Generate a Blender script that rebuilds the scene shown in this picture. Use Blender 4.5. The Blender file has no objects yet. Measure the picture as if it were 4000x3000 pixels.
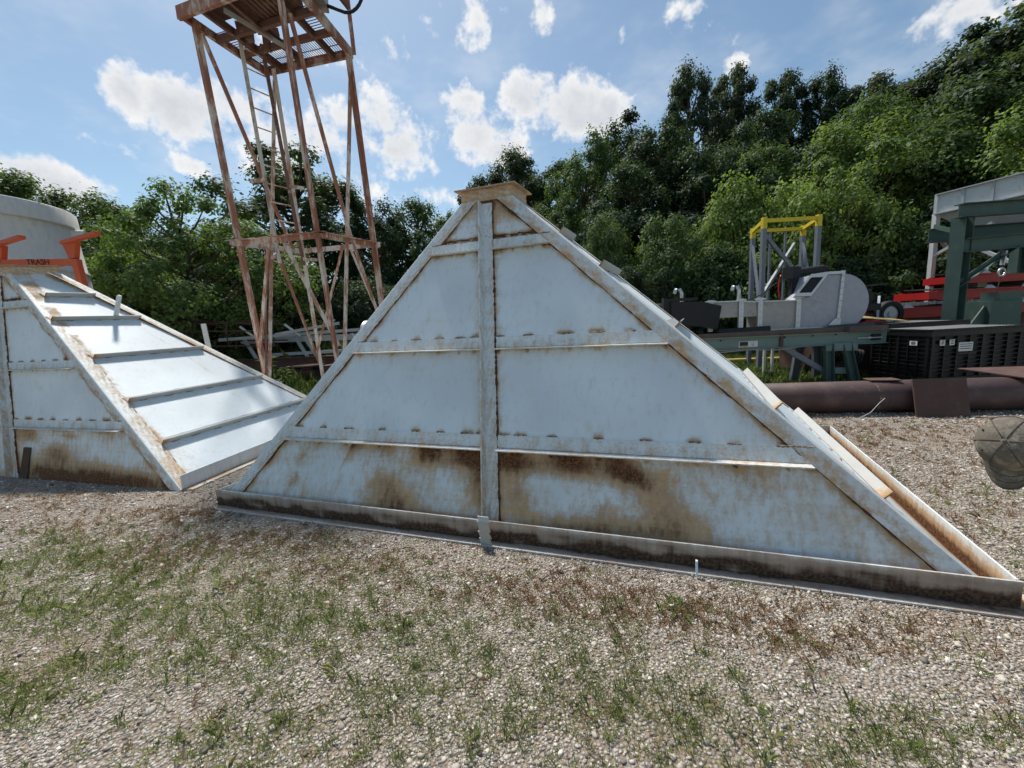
import bpy, bmesh, math, random
import numpy as np
from mathutils import Vector, Matrix

random.seed(7)
rng = np.random.default_rng(7)
SC = bpy.context.scene
COL = SC.collection
R = math.radians

# ------------------------------------------------------------------ camera
F_PX, H_CAM = 1600.0, 1.6
dn = np.array([0.053, 1.0, 242.0 / F_PX]); dn /= np.linalg.norm(dn)      # "down" in camera axes (x right, y down, z forward)
fw = np.array([0, 0, 1.0]) - dn * dn[2]; fw /= np.linalg.norm(fw)
rt = np.cross(fw, -dn)
RW = np.stack([rt, fw, -dn])
cam_d = bpy.data.cameras.new('camera')
cam = bpy.data.objects.new('camera', cam_d); COL.objects.link(cam)
M = Matrix.Identity(4)
for i in range(3):
    M[i][0] = RW[i, 0]; M[i][1] = -RW[i, 1]; M[i][2] = -RW[i, 2]
M[2][3] = H_CAM
cam.matrix_world = M
cam_d.sensor_width = 36.0
cam_d.lens = 36.0 * F_PX / 4000.0
cam_d.clip_start = 0.05
cam_d.clip_end = 2000
SC.camera = cam

# ------------------------------------------------------------------ light and exposure
SUN_EL, SUN_AZ = 59.0, -25.0          # degrees; azimuth measured from +Y towards +X
SC.view_settings.view_transform = 'Standard'
SC.view_settings.look = 'None'
SC.view_settings.exposure = 0.5
SC.view_settings.gamma = 1.0
SC.view_settings.use_curve_mapping = False
sd = bpy.data.lights.new('sun', 'SUN'); sd.energy = 3.4; sd.angle = R(5.0); sd.color = (1.0, 0.95, 0.88)
sun = bpy.data.objects.new('sun', sd); COL.objects.link(sun)
sdir = Vector((math.sin(R(SUN_AZ)) * math.cos(R(SUN_EL)), math.cos(R(SUN_AZ)) * math.cos(R(SUN_EL)), math.sin(R(SUN_EL))))
sun.rotation_euler = sdir.to_track_quat('Z', 'Y').to_euler()
sun.location = (0, 0, 30)


class NT:
    """small node-tree writer"""
    def __init__(self, tree):
        self.t = tree; tree.nodes.clear()
    def n(self, typ, props=None, **ins):
        nd = self.t.nodes.new(typ)
        for k, v in (props or {}).items(): setattr(nd, k, v)
        for k, v in ins.items():
            key = int(k[1:]) if k[0] == 'i' and k[1:].isdigit() else k.replace('_', ' ')
            self.set(nd.inputs[key], v)
        return nd
    def set(self, sock, v):
        if isinstance(v, bpy.types.NodeSocket): self.t.links.new(v, sock)
        elif isinstance(v, bpy.types.Node): self.t.links.new(v.outputs[0], sock)
        else: sock.default_value = v
    def math(self, op, a, b=0.0, c=0.0, clamp=False):
        return self.n('ShaderNodeMath', {'operation': op, 'use_clamp': clamp}, i0=a, i1=b, i2=c).outputs[0]
    def ramp(self, fac, stops, interp='LINEAR'):
        nd = self.n('ShaderNodeValToRGB', i0=fac); cr = nd.color_ramp; cr.interpolation = interp
        while len(cr.elements) < len(stops): cr.elements.new(0.5)
        for e, (p, c) in zip(cr.elements, stops):
            e.position = p; e.color = (c[0], c[1], c[2], 1) if not isinstance(c, (int, float)) else (c, c, c, 1)
        return nd.outputs[0]
    def sstep(self, v, a, b):
        return self.n('ShaderNodeMapRange', {'interpolation_type': 'SMOOTHSTEP'}, i0=v, i1=a, i2=b).outputs[0]
    def mix(self, f, a, b, mode='MIX'):
        nd = self.n('ShaderNodeMix', {'data_type': 'RGBA', 'blend_type': mode})
        self.set(nd.inputs[0], f); self.set(nd.inputs[6], a if not isinstance(a, tuple) else (*a[:3], 1)); self.set(nd.inputs[7], b if not isinstance(b, tuple) else (*b[:3], 1))
        return nd.outputs[2]
    def noise(self, scale, detail=4, rough=0.55, vec=None, dist=0.0):
        nd = self.n('ShaderNodeTexNoise', Scale=scale, Detail=detail, Roughness=rough, Distortion=dist)
        if vec is not None: self.set(nd.inputs['Vector'], vec)
        return nd.outputs[0]
    def obj(self, scale=None):
        tc = self.n('ShaderNodeTexCoord').outputs['Object']
        if scale is None: return tc
        return self.n('ShaderNodeMapping', Vector=tc, Scale=scale).outputs[0]


# ------------------------------------------------------------------ sky with cumulus
W = bpy.data.worlds.new('World'); SC.world = W; W.use_nodes = True
t = NT(W.node_tree)
sky = t.n('ShaderNodeTexSky', {'sky_type': 'NISHITA', 'sun_disc': False, 'sun_elevation': R(SUN_EL), 'sun_rotation': R(SUN_AZ),
                               'altitude': 200.0, 'air_density': 1.0, 'dust_density': 0.9, 'ozone_density': 0.9})
dirv = t.n('ShaderNodeTexCoord').outputs['Generated']
sep = t.n('ShaderNodeSeparateXYZ', i0=dirv)
az = t.math('ARCTAN2', sep.outputs[0], sep.outputs[1])
el = t.math('ARCSINE', sep.outputs[2])
# a cloud sheet: positions on a plane overhead, so that clouds shrink towards the horizon
den = t.math('ADD', sep.outputs[2], 0.22)
px_ = t.math('DIVIDE', sep.outputs[0], den); py_ = t.math('DIVIDE', sep.outputs[1], den)
pv = t.n('ShaderNodeCombineXYZ', i0=px_, i1=py_, i2=0.37).outputs[0]
n1 = t.noise(7.5, 8, 0.64, dirv)
n2 = t.noise(30.0, 3, 0.6, dirv)
warp = t.math('ADD', t.math('MULTIPLY', t.math('SUBTRACT', n1, 0.5), 2.7), t.math('MULTIPLY', t.math('SUBTRACT', n2, 0.5), 1.0))
# cumulus banks: azimuth, elevation, half widths (degrees), weight
BANKS = [(-39.4, 22.9, 1.9, 2.0, 1.0), (-37.8, 21.9, 1.6, 1.5, .8), (-34.0, 22.4, 5.2, 2.4, 1.05), (-30.0, 23.4, 4.1, 2.5, 1.05), (-27.1, 21.8, 4.9, 2.6, 1.0), (-22.5, 21.8, 4.4, 2.2, .9), (-19.4, 23.8, 3.6, 1.9, .8), (-14.3, 24.1, 3.5, 2.7, 1.05), (-12.7, 21.9, 4.8, 3.0, 1.05), (-10.4, 19.9, 3.0, 2.0, .9),
         (-4.7, 25.6, 3.6, 2.2, .95), (-2.9, 23.0, 3.7, 2.8, 1.0), (0.3, 21.3, 3.7, 1.9, .95), (-5.9, 26.8, 2.0, 1.5, .7), (4.6, 26.2, 3.9, 2.2, 1.05), (9.0, 24.6, 5.1, 2.7, 1.1), (14.1, 23.7, 4.0, 2.0, 1.0), (17.1, 23.8, 2.1, 1.0, .7), (9.6, 22.2, 3.5, 1.4, .75), (-48.0, 14.9, 4.5, 1.9, 1.0), (-44.9, 14.2, 3.4, 1.6, .95), (-42.9, 13.0, 2.3, 1.2, .7),
         (-43.4, 18.8, 2.4, 1.0, .7), (-41.2, 18.3, 2.8, .95, .65), (-35.0, 17.6, 2.8, 1.1, .6), (-8.5, 16.5, 6.5, 1.7, .62), (-1.7, 33.0, 1.7, 2.3, .72), (6.2, 33.1, 1.5, 1.6, .7), (15.7, 30.5, .8, 1.0, .62), (23.4, 31.2, 3.0, 1.0, .75), (46.5, 23.5, 5.0, 1.6, .95), (28.0, 25.5, 1.4, .9, .7), (39.8, 22.0, 2.4, 1.0, .5), (-29.7, 31.2, 2.4, 1.3, .62), (-26.4, 29.6, 3.2, 1.5, .5)]
acc = None
ae = t.n('ShaderNodeCombineXYZ', i0=az, i1=el, i2=0.0).outputs[0]
for a0, e0, wa, we, wt in BANKS:
    d_ = t.n('ShaderNodeVectorMath', {'operation': 'MULTIPLY_ADD'}, i0=ae, i1=(1 / R(wa * 1.06), 1 / R(we * 1.1), 0), i2=(-a0 / wa / 1.06, -e0 / we / 1.1, 0)).outputs[0]
    d2 = t.n('ShaderNodeVectorMath', {'operation': 'DOT_PRODUCT'}, i0=d_, i1=d_).outputs['Value']
    b = t.math('MULTIPLY_ADD', d2, -0.5, wt)
    acc = b if acc is None else t.math('MAXIMUM', acc, b)
acc = t.math('MAXIMUM', acc, -0.6)
# fair-weather clouds all round, of the same kind
rnd = t.noise(1.6, 2, 0.5, pv)
fair = t.math('ADD', t.math('MULTIPLY', t.sstep(rnd, 0.48, 0.70), 1.1), -0.62)
dens = t.math('ADD', t.math('MAXIMUM', acc, fair), warp)
cmask = t.sstep(dens, 0.30, 0.98)
wisp = t.math('MULTIPLY', t.sstep(t.noise(3.0, 4, 0.62, pv), 0.46, 0.82), 0.34)
cmask = t.math('MAXIMUM', cmask, wisp)
core = t.sstep(t.math('ADD', t.math('MULTIPLY', acc, 0.8), t.math('MULTIPLY', t.math('SUBTRACT', n1, 0.5), 1.6)), 0.45, 1.05)
ccol = t.mix(core, (1.0, 1.0, 1.0), (0.68, 0.71, 0.76))
bg1 = t.n('ShaderNodeBackground', Color=t.mix(1.0, sky.outputs[0], (0.90, 0.985, 0.94), 'MULTIPLY'), Strength=0.0925)
bg2 = t.n('ShaderNodeBackground', Color=ccol, Strength=0.68)
mx = t.n('ShaderNodeMixShader', i0=cmask, i1=bg1.outputs[0], i2=bg2.outputs[0])
t.n('ShaderNodeOutputWorld', Surface=mx.outputs[0])
W.cycles.sampling_method = 'MANUAL'; W.cycles.sample_map_resolution = 256
SC.cycles.use_light_tree = False; SC.cycles.max_bounces = 4; SC.cycles.diffuse_bounces = 3; SC.cycles.glossy_bounces = 2; SC.cycles.transmission_bounces = 3; SC.cycles.transparent_max_bounces = 4
SC.cycles.caustics_reflective = False; SC.cycles.caustics_refractive = False; SC.cycles.sample_clamp_indirect = 6.0
SC.cycles.use_adaptive_sampling = True; SC.cycles.adaptive_threshold = 0.02


# ------------------------------------------------------------------ materials
def principled(name):
    m = bpy.data.materials.new(name); m.use_nodes = True
    return m, NT(m.node_tree)


def finish(t, col, rough=0.6, metal=0.0, bump=None, bstr=0.3, bdist=0.01, spec=0.4):
    p = t.n('ShaderNodeBsdfPrincipled', Base_Color=col if not isinstance(col, tuple) else (*col[:3], 1), Roughness=rough, Metallic=metal)
    p.inputs['Specular IOR Level'].default_value = spec
    if bump is not None:
        b = t.n('ShaderNodeBump', Strength=bstr, Distance=bdist, Height=bump)
        t.t.links.new(b.outputs[0], p.inputs['Normal'])
    t.n('ShaderNodeOutputMaterial', Surface=p.outputs[0])


def mat_paint(name, base, thr=0.50, speck=0.0, rough=0.56, stain=(0.45, 0.265, 0.105), rust=(0.14, 0.064, 0.028), var=0.08, scale=1.0, amp=0.75, fine=0.42):
    """painted steel; the mesh attribute 'rust' says where paint has failed, noise gives the ragged edge"""
    m, t = principled(name)
    o = t.obj()
    at = t.n('ShaderNodeAttribute', {'attribute_name': 'rust'}).outputs['Fac']
    f1 = t.noise(7 * scale, 5, 0.65, o); f2 = t.noise(60 * scale, 2, 0.6, o); f3 = t.noise(1.2 * scale, 2, 0.5, o)
    streak = t.noise(9, 3, 0.6, t.obj((3.0, 3.0, 0.22)))
    hs = t.noise(8, 3, 0.65, t.obj((0.25, 0.25, 5.0)))
    rag = t.math('ADD', t.math('ADD', t.math('MULTIPLY', t.math('SUBTRACT', f1, 0.5), 1.0), t.math('MULTIPLY', t.math('SUBTRACT', hs, 0.5), 0.35)), t.math('ADD', t.math('MULTIPLY', t.math('SUBTRACT', f2, 0.5), fine), t.math('MULTIPLY', t.math('SUBTRACT', streak, 0.5), 0.8)))
    lv = t.math('ADD', at, t.math('MULTIPLY', rag, amp))
    lv = t.math('ADD', lv, speck)
    ms = t.sstep(lv, thr - 0.24, thr + 0.28)
    mr = t.sstep(lv, thr + 0.26, thr + 0.78)
    b0 = t.mix(t.sstep(f3, 0.3, 0.7), tuple(c * (1 - var) for c in base), tuple(min(1, c * (1 + var)) for c in base))
    b0 = t.mix(t.math('MULTIPLY', t.sstep(streak, 0.50, 0.80), 0.35), b0, (base[0] * 0.86, base[1] * 0.82, base[2] * 0.74))
    b0 = t.mix(t.math('MULTIPLY', t.sstep(lv, thr - 0.48, thr - 0.05), 0.40), b0, (0.55, 0.48, 0.37))
    st = t.mix(t.sstep(f1, 0.3, 0.7), tuple(c * 0.75 for c in stain), tuple(c * 1.25 for c in stain))
    ru = t.mix(t.sstep(f2, 0.35, 0.7), tuple(c * 0.55 for c in rust), tuple(c * 1.7 for c in rust))
    col = t.mix(t.math('MULTIPLY', ms, 0.82), b0, st)
    col = t.mix(mr, col, ru)
    rg = t.math('ADD', rough, t.math('MULTIPLY', ms, 0.4), clamp=True)
    finish(t, col, rg, bump=t.math('ADD', t.math('MULTIPLY', f3, 9.0), f2), bstr=0.16, bdist=0.004, spec=0.35)
    return m


def mat_simple(name, base, rough=0.6, var=0.15, scale=8.0, metal=0.0, bump=0.2, base2=None, mixat=(0.4, 0.7), spec=0.4, stretch=None):
    m, t = principled(name)
    o = t.obj(stretch) if stretch else t.obj()
    f = t.noise(scale, 4, 0.6, o); f2 = t.noise(scale * 7, 2, 0.6, o)
    a = tuple(c * (1 - var) for c in base); b = tuple(min(1, c * (1 + var)) for c in base)
    col = t.mix(f, a, b)
    if base2: col = t.mix(t.sstep(t.math('ADD', t.math('MULTIPLY', f, 0.75), t.math('MULTIPLY', f2, 0.25)), *mixat), col, base2)
    col = t.mix(t.math('MULTIPLY', t.sstep(f2, 0.35, 0.75), 0.3), col, tuple(c * 0.7 for c in base))
    finish(t, col, t.math('ADD', rough - 0.08, t.math('MULTIPLY', f, 0.16), clamp=True), metal, f2 if bump else None, bump, 0.004, spec)
    return m


MAT = {}
MAT['hopper'] = mat_paint('hopper_paint', (0.71, 0.775, 0.80), thr=0.46)
MAT['hopper_bar'] = mat_paint('hopper_bar_paint', (0.70, 0.76, 0.78), thr=0.46, speck=0.09, fine=0.75)
MAT['hopper_base'] = mat_paint('hopper_base_paint', (0.60, 0.64, 0.65), thr=0.40, speck=0.07, stain=(0.34, 0.245, 0.18), rust=(0.075, 0.046, 0.030))
MAT['galv_angle'] = mat_paint('galvanised_angle', (0.43, 0.45, 0.45), thr=0.62)
MAT['weld'] = mat_simple('rusty_weld', (0.22, 0.14, 0.09), 0.85, 0.4, 30, bump=0.6, base2=(0.50, 0.47, 0.42), mixat=(0.48, 0.62))
MAT['dirt_seam'] = mat_simple('dark_rust_seam', (0.085, 0.048, 0.030), 0.9, 0.5, 25, bump=0.6, base2=(0.17, 0.085, 0.04), mixat=(0.5, 0.7))  # rusty seams; its dark also stands for shade in the left notch
MAT['tower'] = mat_simple('tower_rust', (0.35, 0.155, 0.10), 0.8, 0.3, 3.2, base2=(0.66, 0.58, 0.50), mixat=(0.48, 0.60), bump=0.4, stretch=(1.6, 1.6, 0.5))
MAT['tower_pale'] = mat_simple('tower_pale_paint', (0.64, 0.59, 0.52), 0.7, 0.15, 3.0, base2=(0.36, 0.18, 0.12), mixat=(0.46, 0.57), bump=0.4, stretch=(1.6, 1.6, 0.5))
MAT['tower_dark'] = mat_simple('tower_dark_rust', (0.19, 0.105, 0.078), 0.85, 0.4, 5, base2=(0.48, 0.42, 0.30), mixat=(0.57, 0.70), bump=0.4)
MAT['rust_steel'] = mat_simple('brown_rusted_steel', (0.105, 0.058, 0.047), 0.82, 0.25, 5, bump=0.4, base2=(0.16, 0.095, 0.075), mixat=(0.5, 0.7))
MAT['pipe'] = mat_simple('brown_pipe', (0.085, 0.050, 0.048), 0.62, 0.25, 2.5, bump=0.3, base2=(0.17, 0.105, 0.085), mixat=(0.50, 0.72))
MAT['pipe_scale'] = mat_simple('pipe_scale', (0.11, 0.065, 0.058), 0.8, 0.3, 9, bump=0.5, base2=(0.36, 0.29, 0.21), mixat=(0.52, 0.62))
MAT['concrete'] = mat_simple('grey_tank', (0.64, 0.62, 0.58), 0.85, 0.10, 1.6, bump=0.3, base2=(0.52, 0.50, 0.455), mixat=(0.52, 0.70), stretch=(1, 1, 0.4))
MAT['orange'] = mat_simple('orange_paint', (0.50, 0.090, 0.030), 0.5, 0.12, 5, bump=0.15, base2=(0.30, 0.06, 0.03), mixat=(0.6, 0.75))
MAT['black_ink'] = mat_simple('black_stencil', (0.035, 0.012, 0.010), 0.7, 0.2, 10, bump=0)
MAT['white_steel'] = mat_simple('white_steel', (0.62, 0.63, 0.62), 0.5, 0.07, 4, bump=0.15, base2=(0.38, 0.33, 0.28), mixat=(0.55, 0.72))
MAT['galv'] = mat_simple('galvanised_sheet', (0.55, 0.57, 0.60), 0.42, 0.12, 5, metal=0.65, bump=0.1)
MAT['alu'] = mat_simple('dull_aluminium', (0.36, 0.37, 0.42), 0.50, 0.10, 1.7, metal=0.3, bump=0.1, base2=(0.29, 0.30, 0.34), mixat=(0.5, 0.75))
MAT['alu_dark'] = mat_simple('stained_aluminium', (0.36, 0.35, 0.34), 0.48, 0.3, 2.2, metal=0.4, bump=0.15, base2=(0.20, 0.18, 0.16), mixat=(0.52, 0.75))
MAT['grey_paint'] = mat_simple('grey_paint', (0.175, 0.19, 0.225), 0.5, 0.08, 5, bump=0.1)
MAT['yellow'] = mat_simple('yellow_paint', (0.66, 0.50, 0.03), 0.5, 0.08, 5, bump=0.1, base2=(0.45, 0.33, 0.05), mixat=(0.62, 0.8))
MAT['green_paint'] = mat_simple('grey_green_paint', (0.16, 0.235, 0.215), 0.55, 0.10, 4, bump=0.15, base2=(0.20, 0.17, 0.12), mixat=(0.62, 0.75))
MAT['dark_green'] = mat_simple('dark_green_paint', (0.055, 0.098, 0.083), 0.55, 0.18, 4, bump=0.2, base2=(0.085, 0.125, 0.10), mixat=(0.5, 0.7))
MAT['black_plastic'] = mat_simple('black_plastic', (0.009, 0.0095, 0.011), 0.45, 0.2, 6, bump=0.1, base2=(0.02, 0.02, 0.022), mixat=(0.55, 0.8))
MAT['crate_lid'] = mat_simple('dusty_plastic', (0.17, 0.17, 0.165), 0.6, 0.25, 3, bump=0.1, base2=(0.26, 0.25, 0.235), mixat=(0.5, 0.75))  # paler than the black walls: skylight on the lid put into the colour
MAT['rubber'] = mat_simple('black_rubber', (0.017, 0.017, 0.019), 0.7, 0.2, 10, bump=0.2)
MAT['rubber_dusty'] = mat_simple('dusty_rubber', (0.06, 0.058, 0.056), 0.8, 0.25, 8, bump=0.25, base2=(0.13, 0.12, 0.11), mixat=(0.55, 0.75))
MAT['red'] = mat_simple('red_paint', (0.46, 0.022, 0.022), 0.38, 0.08, 4, bump=0.08, base2=(0.30, 0.02, 0.02), mixat=(0.6, 0.8))
MAT['plywood'] = mat_simple('plywood', (0.62, 0.41, 0.16), 0.7, 0.15, 6, bump=0.15, stretch=(1, 8, 1))
MAT['wood'] = mat_simple('weathered_wood', (0.24, 0.19, 0.15), 0.85, 0.3, 6, bump=0.4, stretch=(8, 1, 8))
MAT['deck'] = mat_simple('brown_deck', (0.115, 0.085, 0.075), 0.85, 0.25, 5, bump=0.3, base2=(0.17, 0.13, 0.11), mixat=(0.5, 0.75))
MAT['sticker'] = mat_simple('white_sticker', (0.72, 0.72, 0.70), 0.5, 0.06, 20, bump=0)
MAT['ink'] = mat_simple('black_ink', (0.03, 0.03, 0.03), 0.6, 0.2, 20, bump=0)
MAT['amber'] = mat_simple('amber_print', (0.70, 0.38, 0.03), 0.5, 0.08, 20, bump=0)
MAT['yellow_pipe'] = mat_simple('yellow_pipe', (0.62, 0.48, 0.13), 0.5, 0.12, 5, bump=0.1)
MAT['bark'] = mat_simple('bark', (0.10, 0.08, 0.062), 0.9, 0.35, 9, bump=0.8, stretch=(3, 3, 0.6))
MAT['cloth_cap'] = mat_simple('worn_cap_cloth', (0.15, 0.128, 0.098), 0.95, 0.35, 16, bump=0.5, base2=(0.30, 0.265, 0.21), mixat=(0.50, 0.66))
MAT['cap_thread'] = mat_simple('cap_thread', (0.09, 0.078, 0.06), 0.95, 0.2, 20, bump=0)
MAT['skin'] = mat_simple('skin', (0.50, 0.27, 0.20), 0.55, 0.08, 20, bump=0.1)
MAT['shirt'] = mat_simple('dark_shirt', (0.05, 0.055, 0.065), 0.9, 0.2, 20, bump=0.4)
MAT['hair'] = mat_simple('brown_hair', (0.04, 0.028, 0.02), 0.7, 0.3, 40, bump=0.6)
MAT['concrete_tab'] = MAT['galv_angle']


def mat_leaf(name, k=1.0):
    m, t = principled(name)
    oi = t.n('ShaderNodeObjectInfo'); isl = t.n('ShaderNodeNewGeometry').outputs['Random Per Island']
    v = t.math('ADD', 0.78, t.math('MULTIPLY', isl, 0.44))
    col = t.n('ShaderNodeVectorMath', {'operation': 'SCALE'}, i0=oi.outputs['Color'])
    t.set(col.inputs['Scale'], v)
    hs = t.n('ShaderNodeHueSaturation', Color=col.outputs[0], Saturation=1.0, Value=1.0)
    t.set(hs.inputs['Hue'], t.math('ADD', 0.485, t.math('MULTIPLY', t.noise(0.45, 2, 0.5, t.obj()), 0.03)))
    p = t.n('ShaderNodeBsdfPrincipled', Base_Color=hs.outputs[0], Roughness=0.6)
    p.inputs['Specular IOR Level'].default_value = 0.18
    tr = t.n('ShaderNodeBsdfTranslucent', Color=t.mix(1.0, hs.outputs[0], (1.55, 1.6, 0.6), 'MULTIPLY'))
    mxs = t.n('ShaderNodeMixShader', i0=0.38, i1=p.outputs[0], i2=tr.outputs[0])
    t.n('ShaderNodeOutputMaterial', Surface=mxs.outputs[0])
    return m


MAT['leaf'] = mat_leaf('leaf')


def mat_blade(name, stops):
    m, t = principled(name)
    isl = t.n('ShaderNodeNewGeometry').outputs['Random Per Island']
    col = t.ramp(isl, stops)
    p = t.n('ShaderNodeBsdfPrincipled', Base_Color=col, Roughness=0.6)
    p.inputs['Specular IOR Level'].default_value = 0.25
    tr = t.n('ShaderNodeBsdfTranslucent', Color=col)
    mxs = t.n('ShaderNodeMixShader', i0=0.42, i1=p.outputs[0], i2=tr.outputs[0])
    t.n('ShaderNodeOutputMaterial', Surface=mxs.outputs[0])
    return m


MAT['grass'] = mat_blade('grass_blade', [(0, (0.16, 0.23, 0.075)), (0.4, (0.24, 0.31, 0.10)), (0.75, (0.34, 0.38, 0.14)), (1.0, (0.44, 0.40, 0.20))])
MAT['grass_far'] = mat_blade('far_grass', [(0, (0.07, 0.13, 0.028)), (0.6, (0.12, 0.19, 0.045)), (1.0, (0.24, 0.25, 0.09))])
MAT['dry'] = mat_blade('dry_weed', [(0, (0.19, 0.11, 0.065)), (0.45, (0.34, 0.21, 0.125)), (0.8, (0.46, 0.33, 0.20)), (1.0, (0.27, 0.24, 0.12))])


def mat_stone():
    m, t = principled('gravel_stone')
    isl = t.n('ShaderNodeNewGeometry').outputs['Random Per Island']
    col = t.ramp(isl, [(0, (0.15, 0.125, 0.105)), (0.22, (0.30, 0.265, 0.225)), (0.5, (0.445, 0.40, 0.345)), (0.74, (0.545, 0.485, 0.40)), (0.93, (0.67, 0.62, 0.535)), (1.0, (0.86, 0.82, 0.75))])
    f = t.noise(90, 4, 0.6, t.obj())
    col = t.mix(t.math('MULTIPLY', t.sstep(f, 0.4, 0.7), 0.35), col, (0.34, 0.28, 0.21))
    finish(t, col, 0.8, bump=f, bstr=0.25, bdist=0.002, spec=0.3)
    return m


MAT['stone'] = mat_stone()


def mat_ground():
    m, t = principled('yard_ground')
    o = t.obj()
    vor = t.n('ShaderNodeTexVoronoi', {'feature': 'F1'}, Vector=o, Scale=64.0, Randomness=1.0)
    cellc = t.n('ShaderNodeSeparateColor', i0=vor.outputs['Color']).outputs[0]
    cell2 = t.noise(120, 1, 0.6, o)
    st = t.ramp(t.math('ADD', t.math('MULTIPLY', cellc, 0.6), t.math('MULTIPLY', cell2, 0.4)), [(0.05, (0.17, 0.155, 0.14)), (0.35, (0.36, 0.34, 0.315)), (0.6, (0.49, 0.46, 0.42)), (0.85, (0.62, 0.585, 0.53)), (1.0, (0.76, 0.74, 0.69))])
    soil = t.mix(cell2, (0.17, 0.13, 0.098), (0.39, 0.315, 0.235))
    gap = t.sstep(vor.outputs['Distance'], 0.30, 0.62)
    grav = t.mix(gap, st, soil)
    # patches of dry litter
    lit = t.sstep(t.math('ADD', t.noise(0.9, 5, 0.7, o), t.math('MULTIPLY', cell2, 0.12)), 0.53, 0.80)
    grav = t.mix(t.math('MULTIPLY', lit, 0.7), grav, t.mix(cell2, (0.19, 0.125, 0.085), (0.36, 0.26, 0.185)))
    # turf beyond the yard (mesh attribute)
    at = t.n('ShaderNodeAttribute', {'attribute_name': 'turf'}).outputs['Fac']
    tm = t.sstep(t.math('ADD', at, t.math('MULTIPLY', t.math('SUBTRACT', t.noise(2.2, 3, 0.65, o), 0.5), 0.9)), 0.42, 0.62)
    turf = t.mix(t.noise(9, 3, 0.65, o), (0.055, 0.085, 0.022), (0.16, 0.17, 0.06))
    turf = t.mix(t.math('MULTIPLY', t.sstep(t.noise(1.5, 2, 0.6, o), 0.5, 0.7), 0.6), turf, (0.20, 0.16, 0.10))
    col = t.mix(tm, grav, turf)
    h = t.math('MULTIPLY', vor.outputs['Distance'], -1.2)
    finish(t, col, 0.92, bump=h, bstr=0.9, bdist=0.018, spec=0.2)
    return m


MAT['ground'] = mat_ground()


# ------------------------------------------------------------------ mesh helpers
def V(*a): return Vector(a)


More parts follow.
